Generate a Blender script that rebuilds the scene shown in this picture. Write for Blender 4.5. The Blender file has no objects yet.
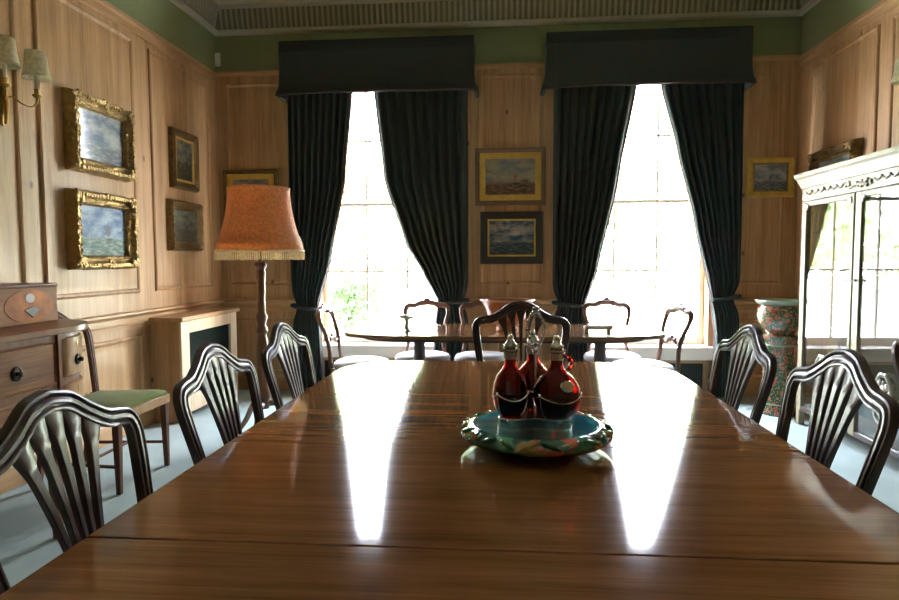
import bpy, math, random
from mathutils import Vector, Matrix
PI = math.pi
rnd = random.Random(7)
SC = bpy.context.scene
COL = SC.collection

# ------------------------------------------------------------------ camera
def cam_axes(p, y, r):
    cp, sp, cy, sy, cr, sr = math.cos(p), math.sin(p), math.cos(y), math.sin(y), math.cos(r), math.sin(r)
    M = Matrix(((cy, -sy, 0), (sy, cy, 0), (0, 0, 1))) @ Matrix(((1, 0, 0), (0, cp, -sp), (0, sp, cp)))
    r0, f0, u0 = M @ Vector((1, 0, 0)), M @ Vector((0, 1, 0)), M @ Vector((0, 0, 1))
    return r0*cr + u0*sr, f0, -r0*sr + u0*cr
cr_, cf_, cu_ = cam_axes(math.radians(-3.609), math.radians(4.70), math.radians(-.246))
cd = bpy.data.cameras.new('camera')
cam = bpy.data.objects.new('camera', cd)
COL.objects.link(cam)
cd.sensor_width = 36.0
cd.lens = 36.0*628.3/899
cd.clip_start = .02
cd.clip_end = 300
cam.matrix_world = Matrix(((cr_.x, cu_.x, -cf_.x, 0), (cr_.y, cu_.y, -cf_.y, 0), (cr_.z, cu_.z, -cf_.z, 1.27), (0, 0, 0, 1)))
SC.camera = cam

# ------------------------------------------------------------------ light and exposure
vs = SC.view_settings
vs.view_transform = 'Standard'
vs.look = 'None'
vs.gamma = 1
vs.use_curve_mapping = False
vs.exposure = .38
SKY = 60.0
SUN = 150.0
W = bpy.data.worlds.new('sky')
SC.world = W
W.use_nodes = True
wn, wl = W.node_tree.nodes, W.node_tree.links
wn.clear()
wo = wn.new('ShaderNodeOutputWorld')
wb = wn.new('ShaderNodeBackground')
wb.inputs['Strength'].default_value = SKY
tc = wn.new('ShaderNodeTexCoord')
sx = wn.new('ShaderNodeSeparateXYZ')
rp = wn.new('ShaderNodeValToRGB')
rp.color_ramp.elements[0].position = 0.0
rp.color_ramp.elements[0].color = (.95, .96, 1.0, 1)
rp.color_ramp.elements[1].position = .7
rp.color_ramp.elements[1].color = (.70, .79, 1.0, 1)
wl.new(tc.outputs['Generated'], sx.inputs[0])
wl.new(sx.outputs['Z'], rp.inputs[0])
wl.new(rp.outputs[0], wb.inputs['Color'])
wl.new(wb.outputs[0], wo.inputs['Surface'])
sl = bpy.data.lights.new('sun', 'SUN')
sl.energy = SUN
sl.angle = math.radians(.6)
sl.color = (1, .97, .93)
sun = bpy.data.objects.new('sun', sl)
COL.objects.link(sun)
sun.rotation_euler = Vector((.35, .75, -.75)).to_track_quat('-Z', 'Y').to_euler()

def portal(name, loc, w, h, direction):
    l = bpy.data.lights.new(name, 'AREA')
    l.shape = 'RECTANGLE'
    l.size, l.size_y = w, h
    l.cycles.is_portal = True
    o = bpy.data.objects.new(name, l)
    COL.objects.link(o)
    o.location = loc
    o.rotation_euler = Vector(direction).to_track_quat('-Z', 'Y').to_euler()
portal('daylight_opening', (-1.12, 6.33, 1.80), 1.3, 2.62, (0, -1, 0))
portal('daylight_opening', (1.275, 6.33, 1.80), 1.3, 2.62, (0, -1, 0))

cy = SC.cycles
cy.max_bounces = 14
cy.diffuse_bounces = 6
cy.glossy_bounces = 6
cy.transmission_bounces = 12
cy.transparent_max_bounces = 24
cy.sample_clamp_indirect = 12
cy.caustics_reflective = False
cy.caustics_refractive = False
try:
    cy.use_denoising = True
    cy.denoiser = 'OPENIMAGEDENOISE'
except Exception:
    pass

# ------------------------------------------------------------------ materials
def new_mat(name):
    m = bpy.data.materials.new(name)
    m.use_nodes = True
    nt = m.node_tree
    b = nt.nodes['Principled BSDF']
    return m, nt, b

def simple(name, col, rough=.5, metal=0.0, coat=0.0, spec=.5, sheen=0.0, bump=0.0, bscale=200., var=0.0, vscale=6.):
    m, nt, b = new_mat(name)
    b.inputs['Base Color'].default_value = (*col, 1)
    b.inputs['Roughness'].default_value = rough
    b.inputs['Metallic'].default_value = metal
    b.inputs['Coat Weight'].default_value = coat
    b.inputs['Coat Roughness'].default_value = .08
    b.inputs['Specular IOR Level'].default_value = spec
    b.inputs['Sheen Weight'].default_value = sheen
    if var or bump:
        t = nt.nodes.new('ShaderNodeTexCoord')
        n = nt.nodes.new('ShaderNodeTexNoise')
        n.inputs['Scale'].default_value = vscale
        n.inputs['Detail'].default_value = 5
        nt.links.new(t.outputs['Object'], n.inputs['Vector'])
        if var:
            r = nt.nodes.new('ShaderNodeValToRGB')
            r.color_ramp.elements[0].position = .3
            r.color_ramp.elements[1].position = .7
            r.color_ramp.elements[0].color = (*[c*(1-var) for c in col], 1)
            r.color_ramp.elements[1].color = (*[min(1, c*(1+var)) for c in col], 1)
            nt.links.new(n.outputs['Fac'], r.inputs[0])
            nt.links.new(r.outputs[0], b.inputs['Base Color'])
        if bump:
            n2 = nt.nodes.new('ShaderNodeTexNoise')
            n2.inputs['Scale'].default_value = bscale
            n2.inputs['Detail'].default_value = 3
            nt.links.new(t.outputs['Object'], n2.inputs['Vector'])
            bp = nt.nodes.new('ShaderNodeBump')
            bp.inputs['Strength'].default_value = bump
            bp.inputs['Distance'].default_value = .01
            nt.links.new(n2.outputs['Fac'], bp.inputs['Height'])
            nt.links.new(bp.outputs[0], b.inputs['Normal'])
    return m

def wood(name, c1, c2, rough=.4, coat=0.0, axis='Z', scale=1.0, spec=.5, knots=False, coat_rough=.08, bump=.02):
    """streaky grain stretched along one axis"""
    m, nt, b = new_mat(name)
    L = nt.links.new
    t = nt.nodes.new('ShaderNodeTexCoord')
    mp = nt.nodes.new('ShaderNodeMapping')
    s = {'X': (.35, 9, 9), 'Y': (9, .35, 9), 'Z': (9, 9, .35)}[axis]
    mp.inputs['Scale'].default_value = tuple(v*scale for v in s)
    L(t.outputs['Object'], mp.inputs[0])
    n = nt.nodes.new('ShaderNodeTexNoise')
    n.inputs['Scale'].default_value = 2.2
    n.inputs['Detail'].default_value = 8
    n.inputs['Roughness'].default_value = .65
    n.inputs['Distortion'].default_value = .35
    L(mp.outputs[0], n.inputs['Vector'])
    mp2 = nt.nodes.new('ShaderNodeMapping')
    mp2.inputs['Scale'].default_value = tuple(v*scale*7 for v in s)
    L(t.outputs['Object'], mp2.inputs[0])
    n2 = nt.nodes.new('ShaderNodeTexNoise')
    n2.inputs['Scale'].default_value = 2.0
    n2.inputs['Detail'].default_value = 4
    L(mp2.outputs[0], n2.inputs['Vector'])
    mx = nt.nodes.new('ShaderNodeMath')
    mx.operation = 'MULTIPLY_ADD'
    mx.inputs[1].default_value = .35
    L(n2.outputs['Fac'], mx.inputs[0])
    m3 = nt.nodes.new('ShaderNodeMath')
    m3.operation = 'MULTIPLY'
    m3.inputs[1].default_value = .75
    L(n.outputs['Fac'], m3.inputs[0])
    L(m3.outputs[0], mx.inputs[2])
    r = nt.nodes.new('ShaderNodeValToRGB')
    r.color_ramp.elements[0].position = .38
    r.color_ramp.elements[0].color = (*c1, 1)
    r.color_ramp.elements[1].position = .70
    r.color_ramp.elements[1].color = (*c2, 1)
    L(mx.outputs[0], r.inputs[0])
    out = r.outputs[0]
    if knots:
        mpk = nt.nodes.new('ShaderNodeMapping')
        mpk.inputs['Scale'].default_value = (4.6, 4.6, 2.6)
        L(t.outputs['Object'], mpk.inputs[0])
        v = nt.nodes.new('ShaderNodeTexVoronoi')
        v.inputs['Scale'].default_value = 1.0
        L(mpk.outputs[0], v.inputs['Vector'])
        rk = nt.nodes.new('ShaderNodeValToRGB')
        rk.color_ramp.elements[0].position = .035
        rk.color_ramp.elements[0].color = (1, 1, 1, 1)
        rk.color_ramp.elements[1].position = .085
        rk.color_ramp.elements[1].color = (0, 0, 0, 1)
        L(v.outputs['Distance'], rk.inputs[0])
        mk = nt.nodes.new('ShaderNodeMix')
        mk.data_type = 'RGBA'
        L(rk.outputs[0], mk.inputs[0])
        L(out, mk.inputs[6])
        mk.inputs[7].default_value = (c1[0]*.35, c1[1]*.3, c1[2]*.25, 1)
        out = mk.outputs[2]
    L(out, b.inputs['Base Color'])
    b.inputs['Roughness'].default_value = rough
    b.inputs['Coat Weight'].default_value = coat
    b.inputs['Coat Roughness'].default_value = coat_rough
    b.inputs['Specular IOR Level'].default_value = spec
    if bump:
        bp = nt.nodes.new('ShaderNodeBump')
        bp.inputs['Strength'].default_value = bump
        bp.inputs['Distance'].default_value = .01
        L(mx.outputs[0], bp.inputs['Height'])
        L(bp.outputs[0], b.inputs['Normal'])
    return m

def thin_glass(name, tint=(1, 1, 1), ior=1.5, rough=0.0):
    m, nt, b = new_mat(name)
    nt.nodes.remove(b)
    o = nt.nodes['Material Output']
    tr = nt.nodes.new('ShaderNodeBsdfTransparent')
    tr.inputs[0].default_value = (*tint, 1)
    gl = nt.nodes.new('ShaderNodeBsdfGlossy')
    gl.inputs['Roughness'].default_value = rough
    fr = nt.nodes.new('ShaderNodeFresnel')
    ge = nt.nodes.new('ShaderNodeNewGeometry')
    io = nt.nodes.new('ShaderNodeMapRange')          # same reflectance on both faces of the thin pane
    io.inputs['To Min'].default_value = ior
    io.inputs['To Max'].default_value = 1/ior
    nt.links.new(ge.outputs['Backfacing'], io.inputs['Value'])
    nt.links.new(io.outputs[0], fr.inputs['IOR'])
    mx = nt.nodes.new('ShaderNodeMixShader')
    nt.links.new(fr.outputs[0], mx.inputs[0])
    nt.links.new(tr.outputs[0], mx.inputs[1])
    nt.links.new(gl.outputs[0], mx.inputs[2])
    nt.links.new(mx.outputs[0], o.inputs['Surface'])
    return m

def red_glass():
    m, nt, b = new_mat('ruby glass')
    b.inputs['Base Color'].default_value = (.30, .010, .008, 1)
    b.inputs['Transmission Weight'].default_value = 1
    b.inputs['Roughness'].default_value = .02
    b.inputs['IOR'].default_value = 1.48
    return m

def carpet_mat():
    return simple('carpet', (.33, .43, .40), .95, spec=.1, sheen=.3, bump=.5, bscale=260, var=.12, vscale=3)

def damask():
    m, nt, b = new_mat('curtain damask')
    L = nt.links.new
    t = nt.nodes.new('ShaderNodeTexCoord')
    mp = nt.nodes.new('ShaderNodeMapping')
    mp.inputs['Scale'].default_value = (60, 8, 7)
    L(t.outputs['Object'], mp.inputs[0])
    n = nt.nodes.new('ShaderNodeTexNoise')
    n.inputs['Scale'].default_value = 1.5
    n.inputs['Detail'].default_value = 6
    L(mp.outputs[0], n.inputs['Vector'])
    r = nt.nodes.new('ShaderNodeValToRGB')
    r.color_ramp.elements[0].position = .38
    r.color_ramp.elements[0].color = (.018, .038, .032, 1)
    r.color_ramp.elements[1].position = .66
    r.color_ramp.elements[1].color = (.042, .030, .029, 1)
    L(n.outputs['Fac'], r.inputs[0])
    L(r.outputs[0], b.inputs['Base Color'])
    b.inputs['Roughness'].default_value = .8
    b.inputs['Specular IOR Level'].default_value = .2
    b.inputs['Sheen Weight'].default_value = .10
    b.inputs['Sheen Tint'].default_value = (.4, .75, .65, 1)
    return m

def shade_mat(name, col, tr=.5):
    m, nt, b = new_mat(name)
    L = nt.links.new
    o = nt.nodes['Material Output']
    t = nt.nodes.new('ShaderNodeTexCoord')
    n = nt.nodes.new('ShaderNodeTexNoise')
    n.inputs['Scale'].default_value = 60
    n.inputs['Detail'].default_value = 4
    L(t.outputs['Object'], n.inputs['Vector'])
    r = nt.nodes.new('ShaderNodeValToRGB')
    r.color_ramp.elements[0].position = .35
    r.color_ramp.elements[1].position = .65
    r.color_ramp.elements[0].color = (*[c*.8 for c in col], 1)
    r.color_ramp.elements[1].color = (*[min(1, c*1.12) for c in col], 1)
    L(n.outputs['Fac'], r.inputs[0])
    L(r.outputs[0], b.inputs['Base Color'])
    b.inputs['Roughness'].default_value = .75
    b.inputs['Sheen Weight'].default_value = .2
    ts = nt.nodes.new('ShaderNodeBsdfTranslucent')
    L(r.outputs[0], ts.inputs[0])
    mx = nt.nodes.new('ShaderNodeMixShader')
    mx.inputs[0].default_value = tr
    L(b.outputs[0], mx.inputs[1])
    L(ts.outputs[0], mx.inputs[2])
    L(mx.outputs[0], o.inputs['Surface'])
    return m

def painting_mat(name, sky1, sky2, land, horizon=.4, seed=0.0, spots=(.5, .45, .35), blots=(), glaze=0.0):
    """a small oil landscape: cloudy sky over a dark band of sea or land, in generated (0..1) coordinates; the canvas faces local +Z (x right, y up)"""
    m, nt, b = new_mat(name)
    L = nt.links.new
    t = nt.nodes.new('ShaderNodeTexCoord')
    s = nt.nodes.new('ShaderNodeSeparateXYZ')
    L(t.outputs['Generated'], s.inputs[0])
    mp = nt.nodes.new('ShaderNodeMapping')
    mp.inputs['Location'].default_value = (seed, seed*1.7, seed*.3)
    mp.inputs['Scale'].default_value = (2.2, 3.2, 1)
    L(t.outputs['Generated'], mp.inputs[0])
    n = nt.nodes.new('ShaderNodeTexNoise')
    n.inputs['Scale'].default_value = 1.6
    n.inputs['Detail'].default_value = 7
    n.inputs['Roughness'].default_value = .62
    L(mp.outputs[0], n.inputs['Vector'])
    r = nt.nodes.new('ShaderNodeValToRGB')
    r.color_ramp.elements[0].position = .40
    r.color_ramp.elements[0].color = (*sky1, 1)
    r.color_ramp.elements[1].position = .62
    r.color_ramp.elements[1].color = (*sky2, 1)
    L(n.outputs['Fac'], r.inputs[0])
    mp2 = nt.nodes.new('ShaderNodeMapping')
    mp2.inputs['Location'].default_value = (seed*2, seed, 0)
    mp2.inputs['Scale'].default_value = (7, 16, 1)
    L(t.outputs['Generated'], mp2.inputs[0])
    n2 = nt.nodes.new('ShaderNodeTexNoise')
    n2.inputs['Scale'].default_value = 1.3
    n2.inputs['Detail'].default_value = 6
    L(mp2.outputs[0], n2.inputs['Vector'])
    r2 = nt.nodes.new('ShaderNodeValToRGB')
    r2.color_ramp.elements[0].position = .42
    r2.color_ramp.elements[0].color = (*land, 1)
    r2.color_ramp.elements[1].position = .72
    r2.color_ramp.elements[1].color = (*spots, 1)
    L(n2.outputs['Fac'], r2.inputs[0])
    # wavering horizon
    ad = nt.nodes.new('ShaderNodeMath')
    ad.operation = 'MULTIPLY_ADD'
    ad.inputs[1].default_value = .22
    L(n2.outputs['Fac'], ad.inputs[0])
    ad.inputs[2].default_value = horizon-.11
    gt = nt.nodes.new('ShaderNodeMath')
    gt.operation = 'SUBTRACT'
    L(ad.outputs[0], gt.inputs[0])
    L(s.outputs['Y'], gt.inputs[1])
    mr = nt.nodes.new('ShaderNodeMapRange')
    mr.inputs['From Min'].default_value = -.03
    mr.inputs['From Max'].default_value = .03
    L(gt.outputs[0], mr.inputs['Value'])
    mk = nt.nodes.new('ShaderNodeMix')
    mk.data_type = 'RGBA'
    L(mr.outputs[0], mk.inputs[0])
    L(r.outputs[0], mk.inputs[6])
    L(r2.outputs[0], mk.inputs[7])
    last = mk.outputs[2]
    for (bx, by, bw, bh, bc) in blots:
        mb_ = nt.nodes.new('ShaderNodeMapping')
        mb_.inputs['Location'].default_value = (-bx/bw, -by/bh, -.5)
        mb_.inputs['Scale'].default_value = (1/bw, 1/bh, 1)
        L(t.outputs['Generated'], mb_.inputs[0])
        ln = nt.nodes.new('ShaderNodeVectorMath')
        ln.operation = 'LENGTH'
        L(mb_.outputs[0], ln.inputs[0])
        a2 = nt.nodes.new('ShaderNodeMath')
        a2.operation = 'MULTIPLY_ADD'
        a2.inputs[1].default_value = 1.1
        L(n2.outputs['Fac'], a2.inputs[0])
        L(ln.outputs['Value'], a2.inputs[2])
        m4 = nt.nodes.new('ShaderNodeMapRange')
        m4.inputs['From Min'].default_value = 1.45
        m4.inputs['From Max'].default_value = 1.15
        L(a2.outputs[0], m4.inputs['Value'])
        mk2 = nt.nodes.new('ShaderNodeMix')
        mk2.data_type = 'RGBA'
        L(m4.outputs[0], mk2.inputs[0])
        L(last, mk2.inputs[6])
        mk2.inputs[7].default_value = (*bc, 1)
        last = mk2.outputs[2]
    L(last, b.inputs['Base Color'])
    b.inputs['Roughness'].default_value = .55
    b.inputs['Specular IOR Level'].default_value = .25
    b.inputs['Coat Weight'].default_value = glaze
    b.inputs['Coat Roughness'].default_value = .12
    return m

def majolica():
    m, nt, b = new_mat('majolica glaze')
    L = nt.links.new
    t = nt.nodes.new('ShaderNodeTexCoord')
    v = nt.nodes.new('ShaderNodeTexVoronoi')
    v.inputs['Scale'].default_value = 26
    mp = nt.nodes.new('ShaderNodeMapping')
    mp.inputs['Scale'].default_value = (1, 1, 1.6)
    L(t.outputs['Object'], mp.inputs[0])
    n = nt.nodes.new('ShaderNodeTexNoise')
    n.inputs['Scale'].default_value = 14
    ad = nt.nodes.new('ShaderNodeMix')
    ad.data_type = 'RGBA'
    ad.inputs[0].default_value = .06
    L(mp.outputs[0], n.inputs['Vector'])
    L(mp.outputs[0], ad.inputs[6])
    L(n.outputs['Color'], ad.inputs[7])
    L(ad.outputs[2], v.inputs['Vector'])
    sp = nt.nodes.new('ShaderNodeSeparateColor')
    L(v.outputs['Color'], sp.inputs[0])
    r = nt.nodes.new('ShaderNodeValToRGB')
    r.color_ramp.interpolation = 'CONSTANT'
    cols = [(0, (.02, .13, .07)), (.35, (.03, .20, .09)), (.55, (.30, .22, .04)), (.68, (.10, .03, .02)), (.8, (.42, .10, .03)), (.9, (.02, .10, .05))]
    r.color_ramp.elements[0].color = (*cols[0][1], 1)
    r.color_ramp.elements[1].position = cols[1][0]
    r.color_ramp.elements[1].color = (*cols[1][1], 1)
    for p_, c_ in cols[2:]:
        e = r.color_ramp.elements.new(p_)
        e.color = (*c_, 1)
    L(sp.outputs[0], r.inputs[0])
    L(r.outputs[0], b.inputs['Base Color'])
    b.inputs['Roughness'].default_value = .15
    b.inputs['Coat Weight'].default_value = 1
    b.inputs['Coat Roughness'].default_value = .04
    bp = nt.nodes.new('ShaderNodeBump')
    bp.inputs['Strength'].default_value = .7
    bp.inputs['Distance'].default_value = .008
    bp.invert = True
    L(v.outputs['Distance'], bp.inputs['Height'])
    L(bp.outputs[0], b.inputs['Normal'])
    return m

def canton():
    """famille-rose pottery: dense green ground with red and pink blossoms"""
    m, nt, b = new_mat('famille rose glaze')
    L = nt.links.new
    t = nt.nodes.new('ShaderNodeTexCoord')
    v = nt.nodes.new('ShaderNodeTexVoronoi')
    v.inputs['Scale'].default_value = 27
    L(t.outputs['Object'], v.inputs['Vector'])
    r = nt.nodes.new('ShaderNodeValToRGB')
    r.color_ramp.elements[0].position = .16
    r.color_ramp.elements[0].color = (.55, .06, .03, 1)
    r.color_ramp.elements[1].position = .5
    r.color_ramp.elements[1].color = (.04, .10, .045, 1)
    e = r.color_ramp.elements.new(.34)
    e.color = (.42, .13, .09, 1)
    L(v.outputs['Distance'], r.inputs[0])
    v2 = nt.nodes.new('ShaderNodeTexVoronoi')
    v2.inputs['Scale'].default_value = 70
    L(t.outputs['Object'], v2.inputs['Vector'])
    r2 = nt.nodes.new('ShaderNodeValToRGB')
    r2.color_ramp.elements[0].position = .30
    r2.color_ramp.elements[0].color = (1, 1, 1, 1)
    r2.color_ramp.elements[1].position = .38
    r2.color_ramp.elements[1].color = (0, 0, 0, 1)
    L(v2.outputs['Distance'], r2.inputs[0])
    mk = nt.nodes.new('ShaderNodeMix')
    mk.data_type = 'RGBA'
    L(r2.outputs[0], mk.inputs[0])
    L(r.outputs[0], mk.inputs[6])
    sp = nt.nodes.new('ShaderNodeSeparateColor')
    L(v2.outputs['Color'], sp.inputs[0])
    r3 = nt.nodes.new('ShaderNodeValToRGB')
    r3.color_ramp.elements[0].color = (.45, .32, .12, 1)
    r3.color_ramp.elements[1].color = (.45, .20, .18, 1)
    L(sp.outputs[0], r3.inputs[0])
    L(r3.outputs[0], mk.inputs[7])
    L(mk.outputs[2], b.inputs['Base Color'])
    b.inputs['Roughness'].default_value = .25
    b.inputs['Coat Weight'].default_value = .8
    return m

M = {}
M['pine'] = wood('waxed pine panelling', (.28, .148, .058), (.50, .315, .155), .42, axis='Z', scale=.9, knots=True, spec=.35)
M['pine_h'] = wood('waxed pine rail', (.31, .165, .068), (.50, .315, .155), .42, axis='Y', scale=.9, spec=.35)
M['pine_hx'] = wood('waxed pine cross rail', (.31, .165, .068), (.50, .315, .155), .42, axis='X', scale=.9, spec=.35)
M['pine_lit'] = wood('window-lit pine', (.56, .42, .26), (.74, .58, .40), .45, axis='Z', scale=.9, spec=.3)
M['green'] = simple('olive green wall paint', (.20, .23, .11), .85, spec=.2, var=.05, vscale=2)
M['cream'] = simple('cream plaster', (.42, .40, .29), .8, spec=.2)
M['olive'] = simple('olive cornice ground', (.20, .20, .11), .85, spec=.2)
M['ceiling'] = simple('ceiling white', (.60, .58, .48), .9, spec=.1)
M['plaster'] = simple('distempered rear wall', (.50, .38, .26), .9, spec=.1)
M['whitewood'] = simple('painted window joinery', (.80, .74, .64), .4, spec=.4)
M['carpet'] = carpet_mat()
M['glass'] = thin_glass('window glass', (1, 1, 1), 1.45)
M['cabglass'] = thin_glass('cabinet glass', (.93, .97, .95), 1.55)
M['mahog'] = wood('dark mahogany', (.022, .008, .006), (.065, .023, .014), .35, coat=.55, axis='Z', scale=2, coat_rough=.2)
M['table'] = wood('polished mahogany top', (.155, .063, .021), (.285, .130, .048), .5, coat=1.0, spec=.0, axis='X', scale=1.6, coat_rough=.075, bump=.0015)
M['table_edge'] = wood('mahogany edge', (.06, .023, .011), (.12, .05, .022), .25, coat=.8, axis='X', scale=1.6)
M['tan'] = wood('lighter mahogany chair frame', (.07, .028, .014), (.16, .065, .032), .55, coat=.0, spec=.3, axis='Z', scale=2)
M['rose'] = wood('rosewood chair frame', (.10, .040, .018), (.21, .090, .045), .4, coat=.25, axis='Z', scale=2)
M['oak'] = wood('golden brown table top', (.16, .070, .025), (.30, .14, .055), .2, coat=.8, axis='X', scale=1.4)
M['side'] = wood('flame mahogany', (.12, .040, .013), (.36, .150, .048), .4, coat=.2, spec=.3, axis='Y', scale=1.2)
M['side_dark'] = wood('mahogany carcase', (.14, .05, .02), (.26, .105, .045), .45, coat=.08, spec=.35, axis='Z', scale=1.5)
M['lit_wood'] = wood('window-lit wood', (.33, .17, .065), (.50, .29, .12), .45, coat=.15, spec=.3, axis='Z', scale=1.2)  # brown wood with the window light put into its colour
M['boxwood'] = wood('figured box veneer', (.24, .10, .034), (.37, .18, .07), .5, spec=.2, axis='Y', scale=1.5)
M['green_seat'] = simple('green velvet', (.10, .17, .03), .95, spec=.1, sheen=.1, bump=.2, bscale=300, var=.12, vscale=12)
M['olive_seat'] = simple('worn olive velvet', (.17, .21, .065), .95, spec=.1, sheen=.15, bump=.2, bscale=300, var=.12, vscale=12)
M['white_seat'] = simple('pale damask seat', (.66, .66, .68), .8, sheen=.2, bump=.15, bscale=250)
M['brass'] = simple('aged brass', (.50, .32, .10), .3, 1.0)
M['gilt'] = simple('old gilt', (.30, .20, .075), .42, .8, bump=.5, bscale=70, var=.3, vscale=30)
M['gilt_dark'] = simple('dark bronze gilt', (.16, .10, .035), .45, .7, bump=.5, bscale=70, var=.35, vscale=30)
M['gilt_flat'] = simple('plain gilt slip', (.55, .36, .07), .45, .35, var=.15, vscale=20)
M['blackframe'] = simple('ebonised frame', (.018, .020, .016), .35, 0, coat=.3)
M['brownframe'] = wood('walnut frame', (.10, .06, .03), (.18, .11, .055), .4, coat=.3, axis='X', scale=3)
M['silver'] = simple('silver plate', (.62, .62, .60), .2, 1.0)
M['dark_metal'] = simple('dark bronze handle', (.05, .04, .03), .35, .9)
M['damask'] = damask()
M['fringe_p'] = simple('dusty rose lining', (.30, .16, .14), .85, spec=.1, bump=.3, bscale=120)
M['braid'] = simple('dark maroon braid', (.055, .022, .022), .85, spec=.1)
M['shade'] = shade_mat('burnt orange silk', (.80, .43, .18), .5)
M['fringe'] = shade_mat('cream fringe', (.86, .76, .54), .5)
M['sconce_shade'] = shade_mat('pale green card', (.84, .80, .60), .5)
M['candle'] = simple('ivory candle tube', (.70, .66, .52), .5)
M['cabpaint'] = simple('ivory painted gilt wood', (.25, .205, .125), .5, 0, coat=.1, var=.1, vscale=18)
M['cabcarve'] = simple('silvered carving', (.55, .52, .43), .4, .35, bump=.3, bscale=60)
M['cabgarland'] = simple('tarnished garland', (.16, .13, .09), .5, .4)
M['cabin'] = simple('brown lining', (.045, .033, .020), .9, spec=.1)
M['tazza'] = simple('pale olive glass', (.30, .34, .20), .2, coat=.5)
M['teal'] = simple('turquoise glaze', (.03, .30, .38), .12, coat=1, var=.15, vscale=10)
M['majolica'] = majolica()
M['canton'] = canton()
M['canton_rim'] = simple('celadon rim', (.28, .36, .26), .3, coat=.6)
M['leaf_g'] = simple('green leaf glaze', (.02, .16, .06), .12, coat=1)
M['leaf_y'] = simple('ochre leaf glaze', (.36, .24, .05), .12, coat=1)
M['leaf_r'] = simple('russet glaze', (.30, .07, .03), .12, coat=1)
M['ruby'] = red_glass()
M['wine'] = simple('dark port', (.012, .003, .003), .1)
M['terracotta'] = simple('copper glaze', (.42, .15, .05), .3, .25, coat=.5, var=.2, vscale=8)
M['rimglaze'] = simple('cream rim', (.62, .50, .34), .35, coat=.4)
M['crystal'] = thin_glass('clear crystal', (.95, .98, .96), 1.5, .05)
M['grille'] = simple('dark green grille metal', (.016, .026, .018), .7, 0, spec=.15)
M['sensor'] = simple('white plastic', (.75, .75, .72), .4)
M['blackvase'] = simple('dark jug', (.03, .035, .03), .3, coat=.6)
M['leaf'] = shade_mat('leaves', (.07, .14, .045), .3)
M['leaf2'] = shade_mat('hedge leaves', (.36, .46, .24), .35)
M['bark'] = simple('bark', (.10, .075, .05), .9)
M['lawn'] = simple('lawn', (.50, .53, .42), .95, spec=.1, var=.25, vscale=1.5)
M['gravel'] = simple('pale gravel', (.70, .68, .62), .95, spec=.1, var=.1, vscale=8)

# ------------------------------------------------------------------ mesh building
def ident(u, v, d):
    return (u, v, d)

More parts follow.
